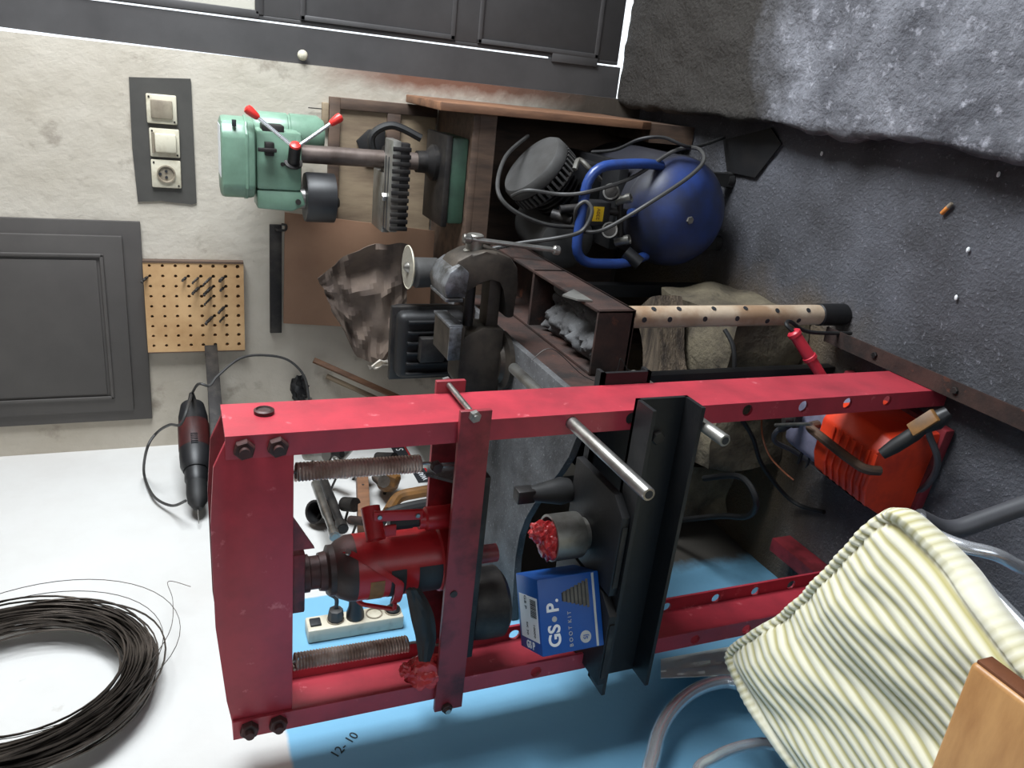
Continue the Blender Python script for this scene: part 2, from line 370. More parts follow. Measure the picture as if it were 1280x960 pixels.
# metal door beside the back wall: jamb, leaf, slits of daylight at its edge
dj = B(); dj.prism([(0, YB + .01, .10), (.094, YB + .01, .10), (.094, YB + .01, 2.35), (.004, YB + .01, 2.35), (-.006, YB + .01, 1.9), (-.0125, YB + .01, 1.35), (-.0125, YB + .01, .1)], (0, .05, 0))
jm = struct(part('trim_1', dj, metald))
d = B(); LX0, LX1, LZ0, LZ1 = .100, .94, .115, 2.34; DY = YB + .008
px0, px1, pz0, pz1 = .112, .90, 1.36, 2.2
d.box(LX0, px0, DY, DY + .04, LZ0, LZ1, .002); d.box(px1, LX1, DY, DY + .04, LZ0, LZ1, .002); d.box(px0, px1, DY, DY + .04, LZ0, pz0, .002); d.box(px0, px1, DY, DY + .04, pz1, LZ1, .002)
door = struct(part('door_1', d, metald))
f = B(); 
for z0, z1 in ((.2, .66), (.74, 1.24)):
    for a in ((px0, px1, z0, z0 + .016), (px0, px1, z1 - .016, z1), (px0, px0 + .016, z0, z1), (px1 - .016, px1, z0, z1)): f.box(a[0], a[1], DY - .007, DY + .001, a[2], a[3], .003)
part('moulding', f, metald, door)
part('slit_cover', B().box(.085, .125, DY - .006, DY + .002, .20, .38, .002).box(.09, .108, DY - .002, DY + .03, .2, .38), metald, door)  # plate added to block part of the daylight slit
part('window_pane', B().box(px0, px1, DY + .016, DY + .022, pz0, pz1), glass, door)
part('glazing_bead', B().box(px0, px1, DY - .004, DY + .01, pz0 - .012, pz0 + .012, .003).box(px0 - .012, px0 + .012, DY - .004, DY + .01, pz0, pz1, .003), metald, door)
part('wall_knob', B().lathe(PY(378, 69, YB), (0, -1, 0), [(.012, 0), (.016, .006), (.012, .014), (.003, .018)], 14), ivory, bpy.data.objects['wall_back'])

# stone step in front of the door
b = B(); SX0, SX1, SY0, SY1 = -.034, 1.0, .1, YB - .002
nu, nv = 70, 150
def stp(i, j):
    x = SX0 + (SX1 - SX0) * (i / nu) ** 1.2; y = SY0 + (SY1 - SY0) * j / nv
    e = .012 * nz(0, y * 4, 5) + .006 * nz(0, y * 16, 9)
    if i == 0: x += e
    z = .098 + .010 * nz(x * 5, y * 5, 1) + .009 * nz(x * 14, y * 14, 2) + .005 * nz(x * 40, y * 40, 3)
    if i < 3: x += e * (1 - i / 3); z -= .02 * (1 - i / 3) ** 2
    return V((x, y, z))
T = [[b.bm.verts.new(stp(i, j)) for j in range(nv + 1)] for i in range(nu + 1)]
for i in range(nu):
    for j in range(nv): b.bm.faces.new((T[i][j], T[i + 1][j], T[i + 1][j + 1], T[i][j + 1]))
R1 = [b.bm.verts.new(V((T[0][j].co.x + .006 * nz(j * .5, 7), T[0][j].co.y, .045 + .008 * nz(j * .3, 3)))) for j in range(nv + 1)]
R0 = [b.bm.verts.new(V((T[0][j].co.x + .012, T[0][j].co.y, -.015))) for j in range(nv + 1)]
for j in range(nv):
    b.bm.faces.new((T[0][j], T[0][j + 1], R1[j + 1], R1[j])); b.bm.faces.new((R1[j], R1[j + 1], R0[j + 1], R0[j]))
fr = [b.bm.verts.new(V((T[i][0].co.x, SY0, -.015))) for i in range(nu + 1)]
for i in range(nu): b.bm.faces.new((T[i][0], fr[i], fr[i + 1], T[i + 1][0]))
b.sharp = 60
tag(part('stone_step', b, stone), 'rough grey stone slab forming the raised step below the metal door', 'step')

# ================================================================== WALL FITTINGS
# panelled cupboard door in the back wall
y = YB - .002
t = thing('wall_cupboard', (-.85, YB, 1.72), 'dark grey panelled cupboard door set high in the back wall', 'cupboard')
part('frame', B().box(-1.19, -.52, y - .012, y, 1.722, 2.45, .003), doorg, t)
part('door_leaf', B().box(-1.15, -.565, y - .024, y - .012, 1.775, 2.42, .003), doorg, t)
pn = B(); 
for a in ((-1.105, -.62, 1.83, 1.842), (-1.105, -1.093, 1.83, 2.4), (-.632, -.62, 1.83, 2.4), (-1.105, -.62, 2.388, 2.4)): pn.box(a[0], a[1], y - .032, y - .024, a[2], a[3], .004)
part('moulding', pn, doorg, t)
part('raised_panel', B().box(-1.085, -.64, y - .029, y - .024, 1.85, 2.38, .002), doorg, t)

# switch and two sockets on a dark grey painted plate
t = thing('socket_panel', (-.275, YB, 1.55), 'dark grey backing plate with three ivory sockets in a row on white wall', 'socket panel')
pl = [(-.10, 1.728), (-.088, 1.56), (-.098, 1.559), (-.457, 1.556), (-.462, 1.57), (-.455, 1.66), (-.46, 1.725), (-.3, 1.731)]
part('backing_plate', B().prism([(x, YB - .001, z) for x, z in pl], (0, -.004, 0)), greyp, t)
def splate(x, z, kind):
    Y0 = YB - .005; h = .042
    o = part('socket_plate', B().box(x - h, x + h, Y0 - .010, Y0, z - h, z + h, .004), ivory, t)
    if kind == 0: part('rocker', B().box(x - .027, x + .027, Y0 - .018, Y0 - .009, z - .03, z + .03, .004), ivoryd, o)
    if kind == 1:
        part('flap_cover', B().box(x - .028, x + .028, Y0 - .022, Y0 - .009, z - .033, z + .028, .006), ivory, o); part('hinge', B().cyl((x - .03, Y0 - .014, z + .032), (x + .03, Y0 - .014, z + .032), .004), ivoryd, o)
    if kind == 2:
        part('round_recess', B().lathe((x, Y0 - .009, z), (0, -1, 0), [(.027, 0), (.027, .007), (.023, .007), (.021, .002)], 24), ivoryd, o)
        hb = B()
        for dx, dz in ((-.009, 0), (.009, 0), (0, .017)): hb.lathe((x + dx, Y0 - .0115, z + dz), (0, -1, 0), [(.0042, 0), (.0042, .002)], 12)
        part('pin_hole', hb, inkd, o)
    for k_ in (1, -1): part('screw', B().lathe((x + .034 * k_, Y0 - .0095, z + .034 * k_), (0, -1, 0), [(.003, 0), (.003, .002)], 8), darkst, o)
splate(-.182, 1.644, 0); splate(-.279, 1.640, 1); splate(-.371, 1.640, 2)

# drilled board for drill bits
t = thing('drill_bit_board', (-.79, YB, 1.42), 'light wooden board drilled with rows of holes for drill bits', 'tool board')
hx = [.022 + .0335 * i for i in range(9)]
bb = B(); HO = []
x0b, z0b, wdb, hgb = -.945, 1.42, .30, .302
for k in range(8):     # one strip per row, each with nine holes
    zz = z0b + hgb * k / 8
    bb.holed((x0b, YB - .028, zz), (1, 0, 0), (0, 0, 1), (0, 1, 0), wdb, hgb / 8, .022, [(u, hgb / 16, .0062 - .0002 * k) for u in hx], 10)
    HO += [(x0b + u, zz + hgb / 16) for u in hx]
part('board', bb, peg, t, smooth=False); part('back_panel', B().box(x0b, x0b + wdb, YB - .006, YB - .001, z0b, z0b + hgb), woodx, t)
for xa_, xb_ in ((x0b + wdb, x0b + wdb + .006), (x0b - .003, x0b)): part('edge_strip', B().box(xa_, xb_, YB - .03, YB - .001, z0b, z0b + hgb), woodx, t)
bits = [((252, 340), (240, 355)), ((267, 351), (255, 376)), ((255, 360), (242, 376)), ((266, 362), (252, 384)), ((270, 360), (258, 382)), ((283, 352), (280, 358)), ((285, 380), (274, 394)), ((270, 393), (253, 407)), ((286, 395), (278, 406)), ((236, 340), (231, 346)), ((192, 341), (181, 350)), ((283, 340), (276, 345))]
for i, (a, c) in enumerate(bits):
    p0 = PY(*a, YB - .02); hp = min(HO, key=lambda q: (q[0] - p0.x) ** 2 + (q[1] - p0.z) ** 2); 
    p0 = V((hp[0], YB - .012, hp[1])); HO.remove(hp)
    ln = .03 + .0016 * math.hypot(a[0] - c[0], a[1] - c[1]); p1 = V((p0.x - .25 * ln, p0.y - .8 * ln, p0.z + .45 * ln)); r_ = .0036 + .0006 * (i % 4); dd = (p1 - p0).normalized()
    tb = thing('drill_bit', p0, 'lone steel drill bit in the drilled board right beside the grey cupboard' if i == 10 else 'steel twist drill bit in the cluster of bits on the drilled board', 'drill bit', None if i == 10 else 'drill bits clustered in the drilled board')
    part('shank', B().cyl(p0 - dd * .004, p0 + dd * ln * .5, r_, seg=8), darkst, tb)
    part('flute', B().tube([p0 + dd * (ln * (.5 + .5 * k / 10)) + (V((1, 0, 0)) * math.cos(k * 1.9) + V((0, 0, 1)) * math.sin(k * 1.9)) * r_ * .35 for k in range(11)], [r_ * .85] * 10 + [r_ * .2], 6), darkst, tb)

# hardboard sheet, steel strip and oily paper by the back wall
c0, c1, c2 = V((-.472, 2.690, 1.288)), V((-.853, 2.690, 1.292)), V((-.50, 2.60, .80)); c3 = V((-.86, 2.60, .80))
nrm_ = (c1 - c0).cross(c2 - c0).normalized()
tag(part('hardboard_sheet', B().prism([c0, c1, c3, c2], (0, .006, 0)), hard), 'plain brown hardboard sheet leaning against the back wall above the bench', 'board')
t = thing('steel_strip', (-.7, YB, 1.3), 'short grey steel strip on the back wall above the brown hardboard', 'rail')
part('strip', B().box(-.892, -.516, YB - .012, YB - .001, 1.296, 1.335, .002), darkst, t)
part('hook', B().tube(bend([(-.53, YB - .012, 1.315), (-.53, YB - .03, 1.315), (-.53, YB - .03, 1.285), (-.512, YB - .03, 1.283), (-.51, YB - .03, 1.3)], .008), .004), darkst, t)
pp = [(400, 335), (428, 322), (470, 305), (506, 302), (512, 350), (508, 398), (502, 412), (496, 440), (462, 458), (440, 436), (428, 405), (405, 365)]
def patch(u, v):     # crumpled sheet between an upper and a lower outline
    up_ = [(397, 348), (428, 322), (470, 304), (512, 306)]; lo_ = [(418, 392), (446, 446), (478, 458), (506, 410)]
    def ev(L_, s): s *= len(L_) - 1; i = min(int(s), len(L_) - 2); k = s - i; return (L_[i][0] * (1 - k) + L_[i + 1][0] * k, L_[i][1] * (1 - k) + L_[i + 1][1] * k)
    a, c = ev(up_, u), ev(lo_, u); q = (a[0] * (1 - v) + c[0] * v, a[1] * (1 - v) + c[1] * v)
    return PY(q[0] + 3 * nz(u * 5, v * 5), q[1] + 3 * nz(u * 6, v * 4, 4), 2.42 + .05 * abs(nz(u * 3.2, v * 3.2, 2)) + .05 * abs(nz(u * 5 + 3, v * 2.5)) + .03 * u)
bs = B().sheet(patch, 26, 22, .0015); bs.sharp = 18
t = thing('oily_paper', PY(506, 410, 2.45), 'crumpled oil-stained brown paper hanging in front of the hardboard sheet', 'paper')
part('sheet', bs, paperm, t)
bs = B().sheet(lambda u, v: PY(458 + 44 * u + 10 * v * (1 - u), 456 - 10 * u + 6 * v + 6 * nz(u * 4, v * 4), 2.40 + .03 * nz(u * 3, v * 3, 8)), 8, 5, .0012); bs.sharp = 18
part('torn_corner', bs, paperw, t)

# corner shelf with a board edge
t = thing('corner_shelf', (-1.2, 2.45, 1.545), 'dark triangular corner shelf with a pale metal lip high in the corner', 'shelf')
sA, sB, sC = V((-.925, 2.712, 1.515)), V((-1.298, 2.712, 1.515)), V((-1.298, 1.985, 1.515))
part('shelf_board', B().prism([sA, sB, sC], (0, 0, .028)), black, t)
ed = (sC - sA).normalized(); nn = V((0, 0, 1)).cross(ed); nn = nn if nn.x > 0 else -nn
part('lip', B().obox((sA + sC) / 2 + nn * .008 + V((0, 0, .014)), ed * ((sC - sA).length / 2 - .012), nn * .004, V((0, 0, .020)), .001), darkst, t)
part('clip', B().tube(bend([sC + V((.01, .02, .03)), sC + V((.03, .0, .04)), sC + V((.035, -.03, .0)), sC + V((.02, -.01, -.02))], .01), .0025).tube(bend([sC + V((.014, .03, .03)), sC + V((.034, .01, .035)), sC + V((.04, -.045, -.01))], .01), .0025), steel, t)

# electric drill lying on the corner shelf
dz = 1.548
def onedge(s, off=0, z=0): return sA + ed * s + nn * off + V((0, 0, dz - 1.515 + z))
t = thing('power_drill', onedge(.5, .0, 0), 'black and dark red corded power drill lying on the corner shelf', 'drill')
Ls = (sC - sA).length
ax = ed
def dr(s, z): return onedge(Ls * s, -.052, z)
o0 = dr(.27, .048)
body = B().lathe(o0, ax, [(.012, 0), (.036, .012), (.044, .06), (.046, .21), (.044, .25), (.037, .268)], 20)
part('housing', body, blackp, t)
part('nameplate', B().lathe(o0 + ax * .09, ax, [(.0458, 0), (.0468, .005), (.0468, .095), (.0462, .10)], 20, False), M('drill_dark_red', c8(74, 30, 28), .45, 0, c8(60, 26, 26), 14), t)
vt = B()
for k in range(6): vt.box(-.0015, .0015, -.001, .002, -.01, .01, 0, Matrix.Translation(o0 + ax * (.16 + .007 * k) + nn * .0468))
part('vent_slot', vt, inkd, t)
part('gear_neck', B().lathe(o0 + ax * .266, ax, [(.033, 0), (.034, .035), (.028, .05)], 18), blackp, t)
ck = part('chuck', B().lathe(o0 + ax * .314, ax, [(.030, 0), (.031, .035), (.028, .065), (.013, .090), (.008, .092)], 18), rubber, t)
part('bit', B().cyl(o0 + ax * .404, o0 + ax * .455, .0026, .001, 8), steel, ck)
part('handle', B().tube(bend([o0 + ax * .03 - nn * .02, o0 + ax * .03 - nn * .08 + V((0, 0, -.01)), o0 + ax * .0 - nn * .13 + V((0, 0, -.012))], .03), .02, 12), blackp, t)
part('cord_sleeve', B().lathe(o0 + ax * .004, -ax, [(.016, 0), (.013, .02), (.008, .045)], 14), rubber, t)
cst = o0 - ax * .04
part('cord', B().tube(spline([cst, PY(248, 480, 2.36), PY(262, 482, 2.34), PY(272, 470, 2.36), PY(300, 448, 2.42), PY(330, 444, 2.46), PY(360, 450, 2.48), PY(380, 470, 2.48), PY(386, 498, 2.46), PY(388, 520, 2.44)], 6), .0042, 8), cable, t)
part('cord', B().tube(spline([cst, PY(236, 505, 2.26), PY(226, 530, 2.20), PY(212, 531, 2.26), PY(196, 541, 2.38), PY(184, 560, 2.36), PX(180, 592, -1.28), PX(192, 620, -1.28), PX(214, 632, -1.265), PY(232, 626, 2.14)], 6), .0042, 8), cable, t)

# coil of wire on the left wall
t = thing('wire_coil', (-1.28, 1.52, 1.72), 'large coil of dark annealed wire hanging on the white wall', 'wire coil')
CC = V((-1.250, 1.525, 1.965)); b = B()
for k in range(95):
    a0 = random.random() * 6.28; r_ = .215 + random.gauss(0, .017); dx = random.gauss(0, .013); e = .012 * random.random(); sh = V((0, random.gauss(0, .006), random.gauss(0, .012)))
    b.tube([CC + sh + V((max(dx + .006 * math.sin(2 * q + a0) + .012, -.035), math.cos(q) * (r_ + e * math.cos(q * 2 + a0)), math.sin(q) * (r_ + .02) * 1.0)) for q in (2 * math.pi * i / 44 for i in range(44))], .0023, 4, True)
part('windings', b, wirem, t)
b = B()
for r_, dy, dzv in ((.235, .02, -.02), (.25, .045, -.03), (.27, .07, -.045)):
    b.tube([CC + V((.03, dy + math.cos(q) * r_ * .9, dzv + math.sin(q) * r_)) for q in (2 * math.pi * i / 48 for i in range(48))], .0009, 4, True)
b.tube(spline([CC + V((.03, -.1, -.22)), CC + V((.03, .05, -.29)), CC + V((.03, .17, -.30)), CC + V((.032, .25, -.29)), CC + V((.03, .22, -.34))], 8), .0009, 4)
part('loose_strand', b, wirem, t)
part('nail', B().cyl((-1.299, CC.y, CC.z + .198), (-1.2, CC.y, CC.z + .205), .004), steel, t)

# date pencilled on the blue paint
q = PX(431, 931, XL + .0012); qa, qb = PX(416, 946, XL), PX(446, 916, XL); t = text('wall_note', '12- 10', q, qb - qa, V((1, 0, 0)).cross(qb - qa), .028, handw, bpy.data.objects['wall_left'])

# wall rack of tools on the left wall
t = thing('tool_rail', (-1.29, 2.1, 1.10), 'short brown wooden rail fixed to the white wall carrying tools', 'rail')
ra, rb = PX(452, 588, -1.262), PX(455, 662, -1.262); rd = (rb - ra); rn = rd.normalized(); ru = rn.cross(V((1, 0, 0))); ru = ru if ru.z > 0 else -ru
part('rail_board', B().obox((ra + rb) / 2, rd / 2, V((.037, 0, 0)), ru * .018, .002), wood, t)
part('nail_hole', B().lathe(ra + rd * .45 + V((.0372, 0, 0)), (1, 0, 0), [(.004, 0), (.004, .001)], 10).lathe(ra + rd * .85 + V((.0372, 0, 0)), (1, 0, 0), [(.004, 0), (.004, .001)], 10), inkd, t)
def pipe_tool(name, a, c, r_, label, mt, cat='socket wrench'):
    a, c = V(a), V(c); t = thing(name, (a + c) / 2, label, cat); d = (c - a).normalized(); L_ = (c - a).length
    part('shaft', B().lathe(a, d, [(r_ * .85, 0), (r_, .004), (r_, L_ * .62), (r_ * .8, L_ * .66), (r_ * .8, L_)], 14), mt, t)
    part('socket_end', B().lathe(a + d * (L_ - .004), d, [(r_ * 1.05, -.035), (r_ * 1.1, 0), (r_ * .8, 0), (r_ * .75, -.02)], 14), mt, t)
    return t
pipe_tool('tube_wrench', PX(394, 604, -1.20), PX(419, 672, -1.185), .0135, 'bright steel tubular socket wrench leaning beside the black pipe ring', steel)
pipe_tool('extension_bar', PX(403, 598, -1.235), PX(429, 662, -1.215), .0150, 'dark steel extension bar lying behind the bright tubular wrench', darkst)
rc = PX(393, 640, -1.245)
t = thing('pipe_ring', rc, 'short black pipe ring with an open end beside the tubular wrench', 'pipe ring')
part('ring_body', B().lathe(rc, (.35, -.55, .75), [(.036, 0), (.036, -.07), (.03, -.07), (.03, -.002), (.036, 0)], 24, False), darkst, t)
part('lining', B().lathe(rc, (.35, -.55, .75), [(.0295, -.001), (.0295, -.06), (.002, -.06)], 24, False), rubber, t)
part('wall_hook', B().tube([(-1.299, rc.y + .03, rc.z - .01), rc + V((-.02, .02, -.02))], .004), darkst, t)
hx_ = PX(378, 574, -1.23)
for i, (a, r_, ln, mt, lb) in enumerate((((383, 568), .020, .10, galv, 'pale galvanised pipe piece above the wooden rail'), ((405, 567), .012, .09, darkst, 'dark round bar end with a bright face above the spring'), ((421, 575), .020, .12, steel, 'bright curved steel pipe bend over the wooden rail'), ((430, 630), .022, .05, darkst, 'thick dark bush below the wooden rail'), ((440, 580), .017, .09, galv, 'dull grey pipe stub crossing behind the upper spring'), ((472, 572), .019, .08, darkst, 'fat black pipe stub behind the lower end of the spring'), ((412, 592), .015, .08, steel, 'short bright coupling beside the dark extension bar'), ((438, 650), .013, .06, rust, 'rusty iron stub at the end of the wooden rail'))):
    p0 = PX(*a, -1.24); t = thing('pipe_piece', p0, lb, 'pipe', 'pipe pieces on the white wall'); dd = V((.25, -.6 if i != 2 else .3, -.4)).normalized()
    part('pipe_wall', B().lathe(p0, dd, [(r_ * .7, -.002), (r_, 0), (r_, ln)], 16), mt, t); part('face', B().lathe(p0, -dd, [(r_ * .62, 0), (r_ * .6, .0035)], 14), steel, t)
    part('wall_hook', B().tube([(-1.299, p0.y, p0.z - .005), p0 + dd * ln * .5], .004), darkst, t)
# grinder-like tan tool and leather glove under the rail
p0, p1 = PX(482, 596, -1.235), PX(540, 622, -1.22)
t = thing('tan_hand_tool', p0, 'tan and black hand tool with curved body below the wooden rail', 'hand tool')
part('handle', B().tube(spline([PX(485, 640, -1.23), PX(498, 622, -1.22), PX(520, 616, -1.21), PX(545, 612, -1.2)], 6), [.018] * 19, 10), leather, t)
part('head', B().blob(PX(484, 598, -1.235), (.045, .05, .04), .25, 2, 3, 4), leather, t); part('collar', B().cyl(PX(472, 596, -1.23), PX(480, 602, -1.21), .02), steel, t)
part('black_grip', B().tube(spline([PX(470, 662, -1.22), PX(482, 645, -1.21), PX(505, 636, -1.2), PX(545, 628, -1.19)], 6), .017, 10), rubber, t)
part('wall_hook', B().tube([(-1.299, p0.y, p0.z), p0 + V((.01, 0, 0))], .005), darkst, t)
for i, (a, tx, sz) in enumerate((((500, 562), 'S', .03), ((528, 594), 'WAN', .022))):
    q = PX(*a, XL + .0015); t = thing('wall_sticker', q, ('black sticker with white letter S on the white wall', 'black sticker with three white letters on the white wall')[i], 'sticker')
    part('label_sheet', B().box(XL + .0003, XL + .0015, q.y - .05, q.y + .05, q.z - .028, q.z + .028), inkd, t)
    text('lettering', tx, q + V((.0006, 0, 0)), (0, 1, .1), (0, 0, 1), sz * 1.3, white, t)
    part('red_band', B().box(XL + .0016, XL + .0022, q.y - .05, q.y + .05, q.z - .026, q.z - .020), jred, t)

# power strip on the left wall
a, c = PX(383, 780, -1.262), PX(502, 762, -1.262)
t = thing('power_strip', (a + c) / 2, 'grubby ivory four-socket power strip fixed upright on the blue wall', 'power strip')
yc = (a.y + c.y) / 2; z1, z0 = a.z, c.z
part('casing', B().box(XL + .001, -1.262, yc - .028, yc + .028, z0, z1, .005), ivory, t)
zz = lambda k: z1 - .022 - (z1 - z0 - .03) * k / 4.3
part('rocker_switch', B().box(-1.264, -1.257, yc - .014, yc + .014, z1 - .034, z1 - .008, .002), inkd, t)
for k in range(1, 5):
    so = part('socket', B().lathe((-1.2625, yc, zz(k)), (1, 0, 0), [(.021, 0), (.021, .003), (.018, .003), (.017, -.004)], 20), ivoryd, t)
    if k == 1:
        part('plug', B().lathe((-1.262, yc, zz(k)), (1, 0, 0), [(.018, 0), (.020, .01), (.017, .03), (.008, .034)], 8), greypl, t); part('plug_cord', B().tube(spline([(-1.23, yc, zz(k)), (-1.20, yc, zz(k)), (-1.18, yc + .01, zz(k) + .02), (-1.17, yc + .06, zz(k) - .02), (-1.2, yc + .1, .87)], 6), .005), cable, t)
    if k == 2: part('plug', B().lathe((-1.262, yc, zz(k)), (1, 0, 0), [(.022, 0), (.022, .012), (.017, .03), (.015, .07), (.012, .085)], 16), blackp, t)
    if k == 4:
        part('plug', B().lathe((-1.262, yc, zz(k)), (1, 0, 0), [(.018, 0), (.018, .008), (.009, .016), (.007, .035)], 14), rubber, t); part('plug_cord', B().tube(spline([(-1.23, yc, zz(k)), (-1.2, yc, zz(k) + .01), (-1.17, yc + .03, zz(k) + .06), (-1.16, yc + .1, zz(k))], 6), .004), rubber, t)

# ================================================================== HYDRAULIC PRESS
XR_, XL_ = -.545, -1.145; YFp, YBp = 1.154, 1.280; TOP = 1.565
t = press = thing('hydraulic_press', (-.845, 1.217, 0), 'tall red steel shop press frame with black bed standing before the bench', 'press')
hz_ = [.196, .311, .432, .576, .718, .846, .972]
for sgn, X in ((1, XR_), (-1, XL_)):
    b = B(); fw = .040
    b.box(X, X - sgn * .006, YFp + .006, YBp - .006, .012, TOP)
    xo = X if sgn > 0 else X + .0
    for Y0 in (YFp, YBp - .006):
        b.holed((X, Y0, .012), (0, 0, 1), (-sgn, 0, 0), (0, 1, 0), TOP - .012, fw, .006, [(z - .012, .017, .0125) for z in hz_ if not (z > .8 and z < .9 and False)])
    part('upright', b, red, t, smooth=False)
hd = [(-1.138, 1.462), (-.552, 1.462), (-.552, 1.562), (-.60, 1.583), (-.70, 1.59), (-.90, 1.588), (-1.06, 1.574), (-1.138, 1.562)]
for Y0, nm in ((1.1605, 'head_plate'), (1.264, 'head_plate')):
    part(nm, B().prism([(x, Y0, z) for x, z in hd], (0, .009, 0), .0015), redk if Y0 > 1.2 else red, t)
part('head_spacer', B().box(-.99, -.70, 1.1705, 1.2635, 1.468, 1.476).box(-.99, -.70, 1.1705, 1.2635, 1.55, 1.558), redk, t)
part('ram_seat', B().box(-.905, -.785, 1.172, 1.262, 1.440, 1.467, .003).prism([(-.775, 1.172, 1.467), (-.70, 1.172, 1.467), (-.775, 1.172, 1.425)], (0, .008, 0)), redk, t)
for x in (-.566, -1.124):
    for z in (1.538, 1.488):
        o = part('hex_bolt', B().hexnut((x, YFp, z), (0, -1, 0), .0165, .013), jdark, t)
        part('bolt_shank', B().cyl((x, YFp - .012, z), (x, YFp - .022, z), .008, seg=12), jdark, o)
part('plug_cap', B().lathe((XR_, 1.235, 1.50), (1, 0, 0), [(.016, 0), (.0165, .006), (.013, .008), (.011, .005)], 20), jdark, t)
# floating cross bars that carry the jack, tied by bolts outside the uprights
for Y0 in (1.142, 1.2815):
    b = B(); b.box(-1.168, -.522, Y0, Y0 + .0105, 1.135, 1.192, .001); part('cross_bar', b, redk, t)
for x in (-.530, -1.160):
    o = part('tie_bolt', B().cyl((x, 1.128, 1.168), (x, 1.304, 1.168), .0055, seg=10), steel, t)
    part('hex_bolt', B().hexnut((x, 1.142, 1.168), (0, -1, 0), .011, .009), steel if x > -.8 else jdark, o); part('hex_bolt', B().hexnut((x, 1.292, 1.168), (0, 1, 0), .011, .009), steel, o)
part('jack_platform', B().box(-1.06, -.66, 1.156, 1.279, 1.118, 1.134, .002), darkst, t)
part('platform_flange', B().prism([(-.69, 1.165, 1.134), (-.69, 1.27, 1.134), (-.69, 1.27, 1.20), (-.69, 1.235, 1.215)], (.006, 0, 0)), dusty, t)
part('ram_foot', B().lathe((-.985, 1.222, 1.1175), (0, 0, -1), [(.066, 0), (.070, .006), (.072, .03), (.072, .068), (.060, .078)], 32), darkst, t)
part('guide_tube', B().lathe((-.853, 1.20, 1.1175), (0, 0, -1), [(.018, 0), (.018, .045), (.014, .045), (.014, .03)], 18), redk, t)
def helix(a, c, r_, turns, wr):
    a, c = V(a), V(c); d = (c - a); ax_ = d.normalized(); u = ax_.orthogonal().normalized(); v = ax_.cross(u); n = int(turns * 12)
    return [a + d * (i / n) + (u * math.cos(2 * math.pi * turns * i / n) + v * math.sin(2 * math.pi * turns * i / n)) * r_ for i in range(n + 1)]
for xs, nm in ((-.648, 0), (-1.046, 1)):
    sp = B().tube(helix((xs, 1.215, 1.452), (xs - .004, 1.215, 1.235), .0145, 38, .0028), .0028, 5)
    o = part('return_spring', sp, spring, t)
    part('spring_hook', B().tube(bend([(xs, 1.215, 1.45), (xs, 1.215, 1.468), (xs, 1.195, 1.475)], .01), .003, 6), steel, o)
    part('spring_hook', B().tube(bend([(xs - .004, 1.215, 1.236), (xs - .004, 1.215, 1.215), (xs - .004, 1.20, 1.206), (xs - .004, 1.19, 1.13)], .008), .003, 6), steel, o)
part('anchor_nut', B().hexnut((-.653, 1.205, 1.208), (0, -1, 0), .011, .014), jdark, t)
# black flap on the left end of the platform
part('rubber_flap', B().sheet(lambda u, v: PY(509 + 26 * v * math.sin(math.pi * (.18 + .7 * u)) + 17 * u, 736 + 90 * u, 1.134 + .008 * nz(u * 3, v * 3) - .012 * math.sin(3 * v)), 16, 10, .008), rubber, t)
# bed: two black channels, flanges outward
for Y0, s in ((1.1525, -1), (1.2815, 1)):
    b = B(); b.box(-1.165, -.520, Y0, Y0 + s * .008, .732, .846); b.box(-1.165, -.520, Y0, Y0 + s * (.062 if s < 0 else .028), .838, .846); b.box(-1.165, -.520, Y0, Y0 + s * (.062 if s < 0 else .028), .732, .740)
    part('bed_channel', b, black, t)
bo = B().hexnut((-.60, 1.1445, .79), (0, -1, 0), .014, .010); part('hex_bolt', bo, darkst, t)
for X, s in ((XR_, 1), (XL_, -1)):
    b = B(); x0 = X + s * .0005
    b.box(x0, x0 + s * .006, .74, 1.50, .001, .065) if s < 0 else b.box(x0 + .001, x0 + .007, .74, 1.50, .001, .065)
    b.box(x0 - .012 * s, x0 + s * .034, .74, 1.50, .058, .064) if False else b.box(x0 + s * .001, x0 + s * .040, .74, 1.50, .060, .066)
    o = part('foot_angle', b, rust if s > 0 else redk, t)
    for yb in (1.33, 1.10): part('hex_bolt', B().hexnut((x0 + s * .022, yb, .066), (0, 0, 1), .008, .006), darkst, o)

# bottle jack on the platform, ram against the head
JX, JY = -.856, 1.218
t = thing('bottle_jack', (JX, JY, 1.134), 'dirty red hydraulic bottle jack squeezed under the press head', 'jack')
part('base', B().box(JX - .072, JX + .080, JY - .058, JY + .058, 1.1345, 1.158, .006), jred, t)
part('cylinder', B().lathe((JX, JY, 1.158), (0, 0, 1), [(.062, 0), (.065, .004), (.065, .032), (.061, .036), (.061, .19)], 36), jred, t)
part('shoulder', B().lathe((JX, JY, 1.348), (0, 0, 1), [(.061, 0), (.060, .012), (.052, .030), (.046, .036), (.046, .046), (.036, .050), (.034, .062)], 36), jdark, t)
part('ram', B().lathe((JX, JY, 1.41), (0, 0, 1), [(.030, 0), (.030, .016), (.034, .018), (.034, .029)], 24), jdark, t)
lb = B(); n = 18
def arcplate(a0, a1, z0, z1, r_, th):
    b = B(); b.ringloft([[V((JX + (r_ + k) * math.cos(a), JY + (r_ + k) * math.sin(a), z)) for k, z in ((0, z0), (th, z0), (th, z1), (0, z1))] for a in (a0 + (a1 - a0) * i / n for i in range(n + 1))]); return b
la, lc = math.radians(-160), math.radians(-70)
part('black_label', arcplate(la, lc, 1.178, 1.238, .0612, .0006), inkd, t)
part('blue_label', arcplate(la, math.radians(-110), 1.176, 1.184, .0614, .0006), boxblue, t)
part('black_label', arcplate(la, lc, 1.262, 1.290, .0612, .0006), inkd, t)
part('yellow_label', arcplate(la, math.radians(-85), 1.302, 1.328, .0612, .0005), leather, t)
